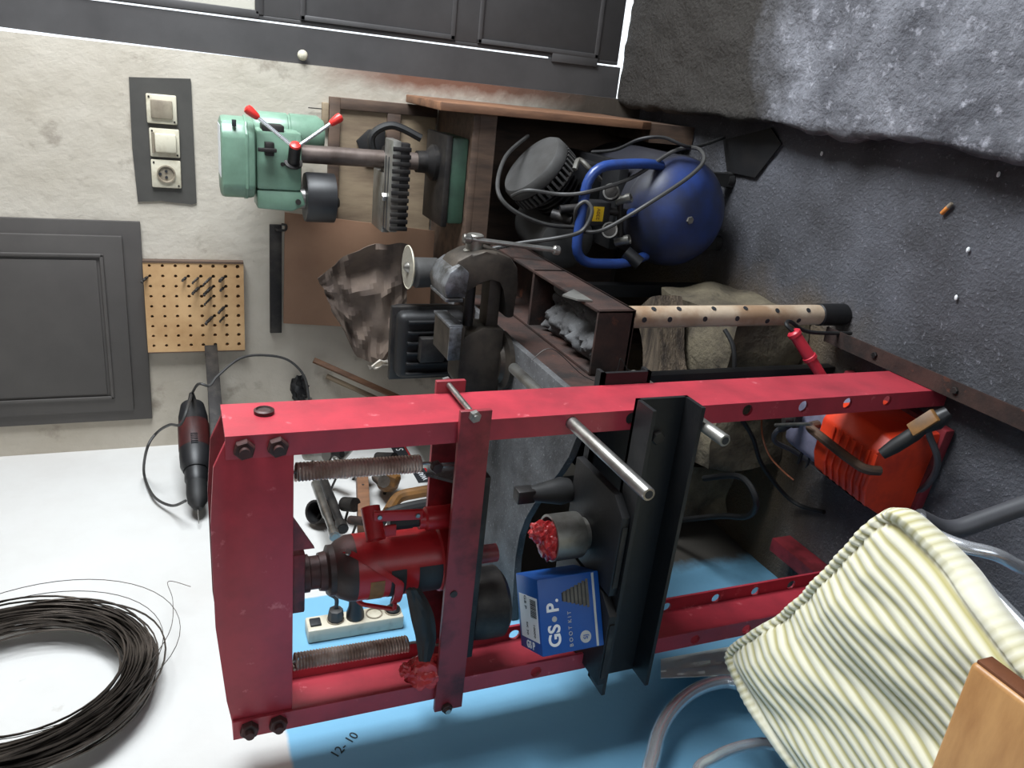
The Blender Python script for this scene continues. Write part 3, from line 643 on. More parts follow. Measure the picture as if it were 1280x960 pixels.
def strap(path, w_=.008):
    rings = []
    for an, z, r_ in path:
        a_ = math.radians(an); rings.append([V((JX + q * math.cos(a_), JY + q * math.sin(a_), z + dz_)) for q, dz_ in ((r_, -w_), (r_ + .003, -w_), (r_ + .003, w_), (r_, w_))])
    return B().ringloft(rings)
part('carry_strap', strap([(-28 - 60 * k / 12, 1.365 - .085 * k / 12, .060 + .004 * k / 12) for k in range(13)] + [(-92 - 50 * k / 8, 1.277, .0655 + .006 * k / 8) for k in range(9)]), jred, t)
part('strap_bail', B().tube(bend([(JX - .057, JY - .045, 1.277), (JX - .085, JY - .03, 1.272), (JX - .085, JY + .0, 1.33), (JX - .058, JY + .02, 1.35)], .01), .0045, 6), jred, t)
part('strap_rivet', B().lathe((JX + .060 * math.cos(math.radians(-30)), JY + .060 * math.sin(math.radians(-30)), 1.364), (math.cos(math.radians(-30)), math.sin(math.radians(-30)), 0), [(.006, .002), (.005, .006)], 10), steel, t)
PXc = JX + .092
part('pump_body', B().lathe((PXc, JY - .01, 1.158), (0, 0, 1), [(.022, 0), (.022, .06), (.018, .064), (.018, .075)], 20), jred, t)
part('pump_piston', B().lathe((PXc, JY - .01, 1.233), (0, 0, 1), [(.013, 0), (.013, .012), (.0145, .012), (.0145, .055)], 8), black, t)
so = part('handle_socket', B().lathe((PXc + .008, JY - .015, 1.318), (-.74, -.67, -.06), [(.0175, -.028), (.0175, .032), (.014, .032), (.0138, -.01)], 22), jred, t)
part('link_plate', B().obox((PXc + .024, JY - .026, 1.275), V((.003, 0, .045)), V((.001, .003, 0)), V((.009, 0, 0)), .001).obox((PXc - .006, JY - .026, 1.30), V((0, 0, .022)), V((0, .003, 0)), V((.011, 0, 0)), .001), jred, t)
part('rivet', B().lathe((PXc + .026, JY - .029, 1.31), (0, -1, 0), [(.005, 0), (.004, .003)], 10).lathe((PXc + .021, JY - .029, 1.24), (0, -1, 0), [(.005, 0), (.004, .003)], 10), steel, t)
part('release_valve', B().lathe((JX - .035, JY - .058, 1.175), (0, -1, 0), [(.014, 0), (.014, .006), (.007, .006), (.007, .02)], 16), jdark, t)

# loose things on the press bed
for x0, x1, y0, y1, lb in ((-1.13, -.93, 1.085, 1.325, 'black steel arbor plate under the blue carton'), (-.922, -.715, 1.10, 1.305, 'black steel arbor plate under the steel sleeve')):
    t = thing('arbor_plate', ((x0 + x1) / 2, (y0 + y1) / 2, .846), lb, 'plate')
    part('plate', B().prism([(x0, y0, .8465), (x1 - .03, y0, .8465), (x1, y0 + .04, .8465), (x1, y1, .8465), (x0, y1, .8465)], (0, 0, .018), .0015), black, t)
    part('chamfer', B().box(x0 + .02, x1 - .05, y0 - .003, y0 + .0, .85, .861), darkst, t)
Z1 = .8655
bcx, bcy = -.985, 1.165; bw, bd, bh = .074, .054, .136; bz1 = Z1 + bh
t = thing('blue_carton', (bcx, bcy, Z1), 'small blue cardboard parts carton with white lettering on the press bed', 'box')
part('carton', B().box(bcx - bw, bcx + bw, bcy - bd, bcy + bd, Z1, bz1, .0022), boxblue, t)
fy = bcy - bd - .0006
part('grey_stripe', B().box(bcx - bw + .002, bcx + bw - .002, fy, fy + .001, Z1 + .012, Z1 + .017), boxgrey, t)
FR = lambda u, z: (bcx + u, fy - .0002, Z1 + z)
text('lettering', 'GS', FR(-.038, .106), (1, 0, 0), (0, 0, 1), .036, white, t, .0004, .0009); text('lettering', 'P.', FR(.020, .106), (1, 0, 0), (0, 0, 1), .036, white, t, .0004, .0009)
part('logo_dot', B().lathe((bcx - .006, fy + .0005, Z1 + .105), (0, -1, 0), [(.0055, 0), (.0055, .0007)], 14), boxgrey, t)
text('lettering', 'B O O T  K I T', FR(-.030, .072), (1, 0, 0), (0, 0, 1), .011, boxgrey, t)
em = part('emblem', B().lathe((bcx - .050, fy + .0005, Z1 + .040), (0, -1, 0), [(.012, 0), (.012, .0007)], 20), boxgrey, t)
text('lettering', 'SJ', FR(-.050, .040), (1, 0, 0), (0, 0, 1), .014, boxblue, t, .0008)
bt = B(); bk = B()       # printed bellows picture: row of tapering ribs with dark gaps between
for k in range(7):
    z = Z1 + .026 + .0085 * k; wv = .028 - .0030 * k; bt.box(bcx + .034 - wv, bcx + .034 + wv, fy - .0002, fy + .0008, z, z + .0055); bk.box(bcx + .034 - wv * .84, bcx + .034 + wv * .84, fy - .0001, fy + .0008, z + .0055, z + .0085)
part('bellows_print', bt, inkg, t); part('bellows_gap_print', bk, inkd, t)
tz = bz1 + .0006
part('paper_label', B().box(bcx - .050, bcx + .036, bcy - bd + .008, bcy + bd - .012, bz1 - .0005, tz), white, t)
bc = B(); random.seed(3)
xx = bcx - .004
for k in range(14): w_ = .0008 + .0014 * random.random(); bc.box(xx, xx + w_, bcy - .04, bcy - .012, tz - .0003, tz + .0003); xx += w_ + .0011
part('barcode', bc, inkd, t)
for s_, q, sz in (('GS P', (bcx + .022, bcy + .012, tz), .014), ('10000', (bcx - .03, bcy - .025, tz), .011), ('SK 30', (bcx - .03, bcy + .01, tz), .011)): text('lettering', s_, q, (-1, 0, 0), (0, -1, 0), sz, inkd, t)
text('lettering', 'GS P', (bcx - .062, bcy, tz), (0, -1, 0), (1, 0, 0), .020, white, t, .0004, .0006)
t.rotation_euler = (0, 0, math.radians(27))
q = PZ(742, 664, Z1); cx, cy = -.853, 1.225
t = thing('steel_sleeve', (cx, cy, Z1), 'shiny round steel sleeve stuffed with red plastic on the press bed', 'sleeve')
part('cup', B().lathe((cx, cy, Z1), (0, 0, 1), [(.034, 0), (.034, .014), (.047, .016), (.048, .02), (.048, .082), (.043, .082), (.043, .03)], 32), galv, t)
part('red_stuffing', B().blob((cx + .0, cy - .01, Z1 + .085), (.038, .032, .022), .35, 3.5, 4, 2).blob((cx + .018, cy + .0, Z1 + .100), (.024, .02, .026), .35, 3.5, 4, 5), pinkp, t)
t = thing('black_bushing', (-.80, 1.315, .8645), 'black rubber mount with a square shank behind the steel sleeve', 'bushing')
part('body', B().lathe((-.80, 1.315, .866), (0, 0, 1), [(.026, 0), (.03, .02), (.024, .05), (.016, .09)], 18), rubber, t); part('shank', B().box(-.815, -.785, 1.30, 1.33, .95, .99, .003), darkst, t)
bl_ = B().blob((-1.085, 1.17, 1.208), (.034, .028, .040), .34, 3.2, 4, 11); bl_.sharp = 25
t = thing('red_rag_knot', (-1.085, 1.17, 1.17), 'crumpled red plastic bag knotted round the left upright below the spring', 'bag')
part('bundle', bl_, pinkp, t); part('knot', B().blob((-1.07, 1.165, 1.25), (.014, .012, .012), .4, 6, 3, 3), pinkp, t)
for z, a, c, lb in ((.972, .885, 1.44, 'long shiny steel pin through the red upright above the bed'), (.7190, 1.035, 1.37, 'worn grey steel pin under the black press bed')):
    x = -.562
    o = thing('support_pin', (x, a, z), lb, 'pin'); r_ = .0115 if z > .8 else .0122
    part('rod', B().lathe((x, a, z), (0, 1, 0), [(r_ * .9, 0), (r_, .002), (r_, c - a - .002), (r_ * .9, c - a)], 20), steel if z > .8 else galv, o)
    part('end_bore', B().lathe((x, a - .0005, z), (0, 1, 0), [(r_ * .62, 0), (r_ * .6, .002)], 14), inkd, o)

# ================================================================== WORKBENCH
t = bench = thing('workbench', (-.85, 1.8, 0), 'heavy dusty steel workbench with a white pipe leg and curved front plate', 'workbench')
k = (1.62 - .86) / .87
fe = [(-.60, 1.312), (-.675, 1.322), (-.735, 1.345), (-.79, 1.378), (-.86, 1.43), (-.93, 1.48), (-.99, 1.515), (-1.05, 1.538), (-1.12, 1.545), (-1.298, 1.52)]
pts = [V((x, y_, .842)) for x, y_ in [(-.60, 2.2)] + fe + [(-1.298, 2.14), (-1.12, 2.16)]]
part('top_plate', B().prism(pts, (0, 0, .018), .002), dusty, t)
part('back_lip', B().box(-1.295, -.62, 2.13, 2.18, .860, .878, .006), dusty, t)
# steel trough along the right side (open top)
tx0, tx1, ty0, ty1 = -.612, -.454, 1.495, 2.20
b = B(); b.box(tx0, tx1, ty0, ty1, .655, .663); b.box(tx1 - .008, tx1, ty0, ty1, .655, .752, .002); b.box(tx0, tx0 + .008, ty0, ty1, .655, .752, .002); b.box(tx0, tx1, ty0, ty0 + .008, .655, .752, .002); b.box(tx0, tx1, ty1 - .008, ty1, .655, .752, .002); b.box(tx0, tx1, 1.86, 1.872, .663, .75)
part('trough', b, rust, t)
part('trough_bracket', B().prism([(-.453, 1.56, .735), (-.453, 1.66, .735), (-.453, 1.61, .79), (-.453, 1.57, .77)], (.004, 0, 0)), galv, t)
part('apron_channel', B().box(-.62, -.612, 1.33, 2.19, .70, .842).box(-1.298, -.62, 2.15, 2.158, .70, .842), rust, t)
part('box_section', B().ringloft([[V((x, yy, z)) for x, z in ((-.80, .70), (-.68, .70), (-.68, .80), (-.80, .80))] for yy in (1.42, 2.15)], False).ringloft([[V((x, yy, z)) for x, z in ((-.794, .706), (-.686, .706), (-.686, .794), (-.794, .794))] for yy in (1.42, 2.15)], False).box(-.8, -.68, 1.9, 1.91, .7, .8), darkst, t)
# pipe leg with drilled holes as shallow plugs
px, py = -.478, 1.52
lg = part('pipe_leg', B().lathe((px, py, .0), (0, 0, 1), [(.026, 0), (.026, .656)], 24), pipew, t)
part('leg_shoe', B().lathe((px, py, .0), (0, 0, 1), [(.029, 0), (.029, .085), (.026, .088)], 24), black, lg)
for z in (.14, .24, .335, .43, .53, .60):
    for an in (-100, -40):
        a = math.radians(an + (12 if z > .3 else -6)); d = V((math.cos(a), math.sin(a), 0))
        part('drilled_hole', B().lathe(V((px, py, z + (.03 if an < -50 else 0))) + d * .0255, d, [(.0066, 0), (.0066, .0012)], 10), inkd, lg)
part('leg', B().box(-.70, -.62, 1.50, 1.53, .0, .70).box(-.70, -.692, 1.50, 1.58, 0, .70), black, t)
part('leg', B().box(-1.28, -1.24, 2.08, 2.13, 0, .842), black, t); part('leg', B().box(-.60, -.56, 2.12, 2.16, 0, .656), black, t)
# heap of rags and filings in the trough
rg = B().sheet(lambda u, v: V((-.602 + .10 * u, 1.52 + .30 * v, .70 + .045 * math.sin(math.pi * min(u * 1.3, 1)) * (1 - .5 * v) + .022 * nz(u * 4, v * 8, 3) + .01 * nz(u * 11, v * 20))), 22, 40, .004); rg.sharp = 60
tag(part('dusty_rag', rg, dusty), 'grey dust-caked rag lying in the steel trough of the bench', 'rag')
tag(part('short_pipe', B().lathe((-.515, 1.56, .684), (.12, 1, .03), [(.016, 0), (.02, .002), (.02, .26), (.016, .262)], 18), dusty), 'short dust-covered grey pipe lying in the steel trough', 'pipe')

# bench vise, screw pointing to the right
VY = 1.75
t = thing('bench_vise', (-.62, VY, .86), 'worn iron bench vise with a long steel handle on the bench', 'vise')
part('swivel_base', B().lathe((-.66, VY, .8605), (0, 0, 1), [(.075, 0), (.075, .012), (.06, .02), (.055, .03)], 28), vis, t)
part('fixed_body', B().prism([(-.76, VY - .042, .885), (-.565, VY - .042, .885), (-.56, VY - .042, .94), (-.58, VY - .042, .985), (-.60, VY - .042, .998), (-.70, VY - .042, .998), (-.76, VY - .042, .96)], (0, .084, 0), .006), vis, t)
part('fixed_jaw', B().box(-.635, -.552, VY - .062, VY + .062, .995, 1.034, .004), vis, t)
part('jaw_plate', B().box(-.553, -.546, VY - .064, VY + .064, 1.002, 1.036, .001).box(-.633, -.55, VY - .066, VY - .061, 1.005, 1.035, .001), vistop, t)
# moving jaw: hooked casting reaching over the slide
mj = [(-.475, .99), (-.478, 1.045), (-.455, 1.05), (-.425, 1.042), (-.395, 1.022), (-.378, .99), (-.372, .955), (-.372, .925), (-.385, .89), (-.41, .868), (-.45, .862), (-.535, .866), (-.535, .888), (-.46, .894), (-.437, .908), (-.43, .935), (-.437, .962), (-.45, .98)]
part('moving_jaw', B().prism([(x, VY - .048, z) for x, z in mj], (0, .096, 0), .008), vis, t)
part('jaw_top', B().prism([(x, VY - .062, z) for x, z in ((-.480, 1.0), (-.482, 1.049), (-.452, 1.056), (-.42, 1.044), (-.40, 1.02), (-.42, .995))], (0, .124, 0), .006), vistop, t)
part('jaw_plate', B().box(-.489, -.481, VY - .064, VY + .064, 1.008, 1.05, .001), vistop, t)
part('slide_bar', B().box(-.60, -.40, VY - .026, VY + .026, .898, .93, .003), vis, t)
part('screw', B().lathe((-.345, VY, .968), (-1, 0, 0), [(.015, 0), (.015, .03), (.02, .03), (.02, .038), (.013, .038), (.013, .22)], 18), darkst, t)
sh = part('screw_head', B().lathe((-.340, VY, .968), (-1, 0, 0), [(.017, 0), (.021, .003), (.021, .036), (.026, .04), (.026, .046)], 22), galv, t)
hd_ = V((-.345 - .004, VY - .001, .968)); ha = hd_ + V((.0, -.012, .030)); hb_ = PY(697, 313, VY - .03)
hdir = (hb_ - ha).normalized()
part('handle_bar', B().cyl(ha, hb_, .0065, seg=14), steel, t)
part('handle_knob', B().lathe(ha - hdir * .004, hdir, [(.009, 0), (.0115, .003), (.0115, .017), (.009, .02)], 16), steel, t); part('handle_knob', B().lathe(hb_ - hdir * .012, hdir, [(.009, 0), (.0115, .003), (.0115, .014), (.009, .017)], 16), steel, t)

# grinder standing with its disc upward
gp = V((-.475, 2.03, 0))
g0 = PY(540, 338, 2.05); g1 = PY(510, 334, 2.05)
t = thing('angle_grinder', (g0.x - .02, 2.05, .878), 'upright dark grinder with a clear round disc behind the vise', 'grinder')
part('motor_body', B().lathe((g0.x - .0, 2.05, .752), (-.02, -.02, 1), [(.03, 0), (.032, .02), (.037, .12), (.034, .20), (.04, .21), (.042, .27), (.03, .285)], 20), greypl, t)
part('disc', B().lathe(g1 + V((0, 0, -.002)), (.0, -.03, 1), [(.058, 0), (.058, .0025)], 36), glass, t)
part('spindle_nut', B().lathe(g1 + V((0, 0, -.03)), (0, -.03, 1), [(.006, 0), (.006, .03), (.015, .031), (.012, .036), (.006, .042)], 14), steel, t)
part('disc_rim', B().tube([g1 + V((math.cos(a) * .058, math.sin(a) * .058, 0)) for a in (2 * math.pi * i / 36 for i in range(36))], .0018, 5, True), ivory, t)
# dark motor housing behind the vise
t = thing('motor_housing', (-.70, 2.06, .861), 'dark cast iron motor housing standing on the bench behind the vise', 'motor')
part('casing', B().box(-.80, -.61, 1.99, 2.11, .8785, 1.075, .022, None, 4), black, t)
part('flange', B().box(-.815, -.60, 2.03, 2.05, .879, 1.085, .004), darkst, t)
for k in range(6): part('cooling_rib', B().box(-.785 + .03 * k, -.778 + .03 * k, 1.978, 1.995, .90, 1.05, .002), black, t)
part('base_foot', B().box(-.83, -.59, 1.985, 2.12, .8605, .8785, .003), rust, t)
part('junction_box', B().box(-.74, -.67, 1.955, 1.992, .95, 1.02, .004), darkst, t)
# sticks and dark tools at the back of the bench
for i, (a, c, wd, mt, lb, cat) in enumerate((((392, 450), (418, 512), .016, wood, 'thin wooden stick leaning on the back wall behind the press', 'stick'), ((408, 470), (432, 520), .014, ply, 'pale wooden batten leaning beside the thin stick', 'batten'))):
    p0, p1 = PY(*a, 2.69), PY(*c, 2.60); d = (p1 - p0).normalized(); p1 = V((p0.x - (.14, .12)[i], 2.60, .8625)); d = (p1 - p0).normalized()
    tag(part('leaning_stick', B().obox((p0 + p1) / 2, (p1 - p0) / 2, d.orthogonal().normalized() * wd * .6, d.cross(d.orthogonal().normalized()) * wd * .4, .002), mt), lb, cat)
t = thing('dark_clamp', PY(380, 492, 2.6), 'small dark clamp with a bright bolt on the wall beside the leaning sticks', 'clamp')
p0 = PY(374, 486, 2.67); 
part('jaw', B().blob(p0, (.05, .03, .03), .5, 3, 3, 6), black, t); part('bolt', B().cyl(p0 + V((-.03, -.02, -.03)), p0 + V((-.08, -.02, -.03)), .012), galv, t); part('wall_nail', B().cyl(p0, (p0.x, YB - .0005, p0.z + .01), .004), darkst, t)

# ================================================================== CABINET AND DRILL PRESS
t = thing('wooden_cabinet', (-.4, 2.5, 0), 'old open wooden cabinet under the green drill press', 'cabinet')
cx0, cx1, cy0, cy1, cz = -.86, -.095, 2.34, 2.70, .785
part('side_board', B().prism([(cx1, y_, z) for y_, z in ((cy0 - .03, .22), (cy0 - .0, .17), (cy1, .17), (cy1, .90), (cy0 - .03, .90))], (.024, 0, 0), .003), wood, t)
part('side_board', B().box(cx0, cx0 + .02, cy0, cy1, 0, cz - .022), woodx, t)
part('top_board', B().box(cx0, cx1 - .001, cy0, cy1, cz - .022, cz, .002), woodx, t)
part('back_board', B().box(cx0, cx1, cy1 - .01, cy1, .03, cz - .022), woodx, t)
pass
part('front_rail', B().box(cx0 + .02, cx1 - .001, cy0, cy0 + .018, .71, .763), woodx, t)
part('foot', B().box(cx1 - .04, cx1 + .02, cy0, cy1, 0, .17), woodx, t); part('foot', B().box(cx0, cx0 + .04, cy0, cy1, -.002, .05), woodx, t)
# wooden frame with pale panels on the wall behind the drill press
t = thing('wall_frame', (-.35, YB, 1.0), 'brown wooden frame with pale plywood panels behind the drill press', 'frame')
fy0 = YB - .022
for nm, a in (('rail', (-.62, -.10, 1.115, 1.15)), ('stile', (-.135, -.10, .79, 1.115)), ('stile', (-.62, -.585, .79, 1.115)), ('cross_rail', (-.585, -.135, .915, .96))):
    part(nm, B().box(a[0], a[1], fy0, YB - .001, a[2], a[3], .002), woodx, t)
part('panel', B().box(-.585, -.135, fy0 + .012, YB - .001, .96, 1.115), ply, t); part('panel', B().box(-.585, -.135, fy0 + .012, YB - .001, .79, .915), ply, t)
part('dark_slat', B().prism([(-.19, fy0 + .01, .965), (-.30, fy0 + .01, .965), (-.30, fy0 + .01, 1.03), (-.23, fy0 + .01, 1.06), (-.19, fy0 + .01, 1.02)], (0, -.012, 0), .002), black, t)
part('top_block', B().box(-.20, -.12, fy0, YB - .001, 1.152, 1.172, .002), ply, t); part('nail', B().cyl((-.14, YB - .01, 1.17), (-.14, YB - .012, 1.215), .0018, seg=6), darkst, t)

DPX, DPY = -.258, 2.46; SPX = -.385; BZ = cz
t = thing('drill_press', (DPX, DPY, BZ), 'green bench drill press with red-knobbed feed handles on the cabinet', 'drill press')
part('base', B().box(-.43, -.17, DPY - .10, DPY + .10, BZ + .001, BZ + .055, .008), greend, t)
part('base_plate', B().box(-.44, -.165, DPY - .105, DPY + .105, BZ + .055, BZ + .075, .004), darkst, t)
part('column_flange', B().lathe((DPX, DPY, BZ + .075), (0, 0, 1), [(.055, 0), (.055, .012), (.034, .03), (.033, .06)], 24), darkst, t)
part('column', B().lathe((DPX, DPY, BZ + .075), (0, 0, 1), [(.0265, 0), (.0265, .44)], 24), M('column_steel', c8(116, 104, 98), .45, .5, c8(90, 78, 72), 9), t)
part('table_bracket', B().lathe((DPX, DPY, .955), (0, 0, 1), [(.04, 0), (.04, .07)], 20).box(-.40, DPX, DPY - .02, DPY + .02, .97, 1.0, .004), darkst, t)
tb = part('work_table', B().box(-.455, -.190, DPY - .135, DPY - .035, 1.005, 1.03, .003).box(-.475, -.295, DPY - .04, DPY + .10, 1.005, 1.03, .003), galv, t)
gv = B()
for k in range(12): gv.box(-.45 + .021 * k, -.45 + .021 * k + .013, DPY - .140, DPY - .134, .975, 1.03, .002)
part('ribbed_edge', gv, darkst, tb)
sl = B(); sl.box(-.46, -.24, DPY - .10, DPY - .09, 1.0298, 1.0306); sl.box(-.46, -.24, DPY - .065, DPY - .055, 1.0298, 1.0306); part('table_slot', sl, inkd, tb)
part('table_apron', B().box(-.45, -.195, DPY - .134, DPY - .10, .978, 1.006, .002), darkst, tb)
part('clamp_bolt', B().hexnut((-.36, DPY - .08, 1.03), (0, 0, 1), .013, .014), steel, tb)
# head, belt cover, motor
part('head', B().box(-.36, -.195, DPY - .055, DPY + .055, 1.275, 1.402, .01).prism([(-.36, DPY - .05, 1.275), (-.36, DPY - .05, 1.40), (-.415, DPY - .05, 1.40), (-.42, DPY - .05, 1.30), (-.40, DPY - .05, 1.262)], (0, .10, 0), .006), green, t)
bc_ = [(-.165, DPY + .01), (-.178, DPY - .05), (-.21, DPY - .075), (-.355, DPY - .075), (-.385, DPY - .05), (-.395, DPY + .01), (-.385, DPY + .07), (-.355, DPY + .095), (-.21, DPY + .095), (-.178, DPY + .07)]
cv = part('belt_cover', B().prism([(x, y_, 1.404) for x, y_ in bc_], (0, 0, .092), .012), green, t)
part('cover_seam', B().prism([(DPX - .035 + (x - DPX + .035) * 1.025, DPY + (y_ - DPY) * 1.03, 1.424) for x, y_ in bc_], (0, 0, .008), .002), green, cv)
part('cover_label', B().prism([(x * 1.0, y_, 1.4965) for x, y_ in ((-.19, DPY - .06), (-.33, DPY - .06), (-.33, DPY + .05), (-.19, DPY + .05))], (0, 0, .001)), white, cv)
part('cover_latch', B().box(-.19, -.172, DPY - .076, DPY - .062, 1.455, 1.466, .001), inkd, cv)
part('motor', B().lathe((-.212, DPY + .115, 1.40), (0, 0, -1), [(.052, 0), (.058, .01), (.058, .10), (.054, .102), (.054, .108), (.058, .11), (.058, .19), (.045, .21)], 28), green, t)
part('motor_bracket', B().box(-.225, -.18, DPY - .052, DPY + .02, 1.325, 1.385, .003), darkst, t)
part('depth_bracket', B().box(-.262, -.225, DPY - .080, DPY - .053, 1.355, 1.38, .003).box(-.25, -.24, DPY - .095, DPY - .078, 1.35, 1.40, .002), darkst, t)
for q_, r_, h_ in (((-.285, DPY - .055, 1.33), .006, .003), ((-.39, DPY - .048, 1.285), .008, .012)): part('head_screw', B().lathe(q_, (0, -1, 0), [(r_, 0), (r_, h_)], 10), darkst, t)
hc = V((-.280, DPY - .056, 1.300)); hax = V((.80, -.60, 0)).normalized()
hub = part('feed_hub', B().lathe(hc, hax, [(.026, 0), (.026, .005), (.017, .006), (.017, .062), (.014, .068)], 20), darkst, t)
part('hub_cap', B().lathe(hc + hax * .066, hax, [(.016, 0), (.014, .005), (.004, .008)], 18), redk2, hub)
hcc = hc + hax * .056
for an in (52, -65, 178):
    d = V((math.cos(math.radians(an)) * .9 if an != 178 else -.35, -.10 if an != 178 else -.9, math.sin(math.radians(an)))).normalized()
    if an == 52: d = (PY(314, 140, hcc.y + .01) - hcc).normalized()
    if an == -65: d = (PY(420, 150, hcc.y + .01) - hcc).normalized()
    if an == 178: d = V((-.35, .9, -.1)).normalized()
    o = part('feed_handle', B().cyl(hcc, hcc + d * .140, .0052, seg=12), chrome, t)
    part('knob', B().lathe(hcc + d * .122, d, [(.007, 0), (.0095, .005), (.0135, .03), (.012, .038), (.004, .042)], 16), redk2, o)
part('quill', B().lathe((SPX, DPY - .01, 1.27), (0, 0, -1), [(.032, -.02), (.032, .02), (.026, .022), (.026, .05)], 22), steel, t)
part('chuck', B().lathe((SPX - .01, DPY - .01, 1.222), (0, 0, -1), [(.027, 0), (.03, .005), (.03, .04), (.022, .055), (.012, .065)], 22), darkst, t)
part('spindle_guard', B().lathe((SPX + .005, DPY - .02, 1.262), (0, 0, -1), [(.070, 0), (.073, .006), (.073, .085), (.069, .085), (.069, .004)], 28), blackp, t)
part('belt_loop', B().tube(spline([(-.19, DPY + .03, .90), (-.16, DPY + .05, .99), (-.20, DPY + .06, 1.05), (-.27, DPY + .06, 1.02), (-.26, DPY + .05, .93)], 8), .012, 8), rubber, t)

# ================================================================== COMPRESSOR
TX, TZ, TR = -.312, .225, .165
t = thing('air_compressor', (TX, 2.2, 0), 'dusty blue air compressor lying beside the stone step', 'compressor')
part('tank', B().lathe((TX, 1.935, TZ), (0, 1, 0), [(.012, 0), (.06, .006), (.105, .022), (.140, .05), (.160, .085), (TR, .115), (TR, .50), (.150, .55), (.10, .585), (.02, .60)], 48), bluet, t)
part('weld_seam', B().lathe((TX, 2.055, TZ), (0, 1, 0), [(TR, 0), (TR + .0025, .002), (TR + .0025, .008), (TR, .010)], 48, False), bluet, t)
part('drain_plug', B().hexnut((TX - .005, 1.944, TZ + .015), (0, -1, 0), .012, .012), galv, t)
part('data_plate', B().box(TX - .10, TX - .02, 2.07, 2.15, TZ + TR - .006, TZ + TR + .0), inkd, t)
for x in (TX - .10, TX + .10): part('foot', B().box(x - .02, x + .02, 2.08, 2.12, .0, TZ - .12).lathe((x, 2.10, 0), (0, 0, 1), [(.026, 0), (.024, .02)], 14), rubber, t)
for x in (TX - .17, TX + .115): part('wheel', B().lathe((x, 2.42, .07), (1, 0, 0), [(.04, -.002), (.07, 0), (.07, .035), (.04, .037)], 24), rubber, t)
part('carry_handle', B().tube(bend([(TX + .135, 2.02, TZ + .09), (-.172, 1.99, .40), (-.190, 1.985, .565), (-.46, 1.985, .575), (-.462, 1.99, .40), (TX - .13, 2.02, TZ + .09)], .07), .0145, 14), blueh, t)
part('handle_stub', B().cyl((-.31, 1.98, .415), (-.315, 2.03, .37), .012), blueh, t)
# pump and motor on a saddle
part('saddle', B().box(TX - .13, TX + .13, 2.10, 2.48, TZ + TR - .02, TZ + TR + .012, .003), black, t)
part('motor_body', B().lathe((-.44, 2.17, .50), (.10, 1, .0), [(.06, 0), (.088, .015), (.088, .24), (.07, .26)], 28), greypl, t)
part('crankcase', B().box(-.36, -.20, 2.20, 2.36, .40, .56, .012), blackp, t)
sd = V((.62, -.02, .78)).normalized(); sc0 = PY(664, 205, 2.24)
part('cylinder_block', B().lathe(sc0 - sd * .17, sd, [(.06, 0), (.06, .14)], 20), blackp, t)
fb = B()
for k in range(7): fb.lathe(sc0 - sd * (.15 - .016 * k), sd, [(.078, 0), (.078, .006)], 24)
part('cooling_fin', fb, darkst, t)
part('fan_shroud', B().lathe(sc0 - sd * .035, sd, [(.112, 0), (.114, .004), (.112, .026), (.104, .036), (.02, .045)], 40), greypl, t)
u_ = sd.orthogonal().normalized(); v_ = sd.cross(u_); gr = B()
for k in range(40):
    a = 2 * math.pi * k / 40; d = u_ * math.cos(a) + v_ * math.sin(a); gr.obox(sc0 - sd * .055 + d * .110, d * .004, sd * .018, d.cross(sd) * .0035)
part('shroud_slat', gr, greypl, t); part('shroud_base', B().lathe(sc0 - sd * .078, sd, [(.108, 0), (.113, .004), (.113, .008), (.105, .010)], 40), darkst, t)
part('head_pipe', B().tube(spline([sc0 - sd * .06 + V((.04, -.10, -.05)), PY(724, 200, 2.16), PY(738, 212, 2.14), PY(750, 225, 2.16)], 6), .008), galv, t)
# pressure switch, gauges and cocks
ps = PY(748, 268, 2.03)
part('pressure_switch', B().box(ps.x - .035, ps.x + .035, ps.y, ps.y + .06, ps.z - .04, ps.z + .035, .005), blackp, t)
yl = part('yellow_label', B().box(ps.x - .02, ps.x + .022, ps.y - .001, ps.y + .001, ps.z - .016, ps.z + .018), yellow, t)
text('lettering', '230V', (ps.x + .001, ps.y - .0016, ps.z + .001), (1, 0, 0), (0, 0, 1), .016, M('label_brown', c8(120, 80, 30), .6), t)
for (a, y_) in (((770, 243), 2.0), ((768, 291), 2.0)):
    g = PY(*a, y_); o = part('gauge', B().lathe(g + V((0, .02, 0)), (.3, -.7, .65), [(.02, 0), (.023, .004), (.023, .022), (.019, .023)], 22), darkst, t)
    part('bezel', B().lathe(g + V((0, .02, 0)) + V((.3, -.7, .65)).normalized() * .020, (.3, -.7, .65), [(.0235, 0), (.0235, .005), (.019, .005)], 22, False), steel, o)
for a in ((790, 246), (788, 298)):
    g = PY(*a, 2.0); part('outlet_cock', B().lathe(g + V((-.02, .03, .03)), V((.02, -.035, -.03)), [(.012, 0), (.012, .03), (.0145, .03), (.0145, .045), (.010, .045), (.009, .03)], 14), galv, t)
part('manifold', B().cyl(PY(745, 262, 2.05), PY(800, 268, 2.02), .012).cyl(PY(775, 245, 2.03), PY(775, 295, 2.03), .010).cyl(PY(700, 262, 2.1), PY(742, 258, 2.08), .013).cyl(PY(690, 268, 2.14), PY(715, 275, 2.1), .017), darkst, t)
part('regulator', B().cyl(PY(782, 315, 2.0), PY(800, 330, 1.97), .02), blackp, t)
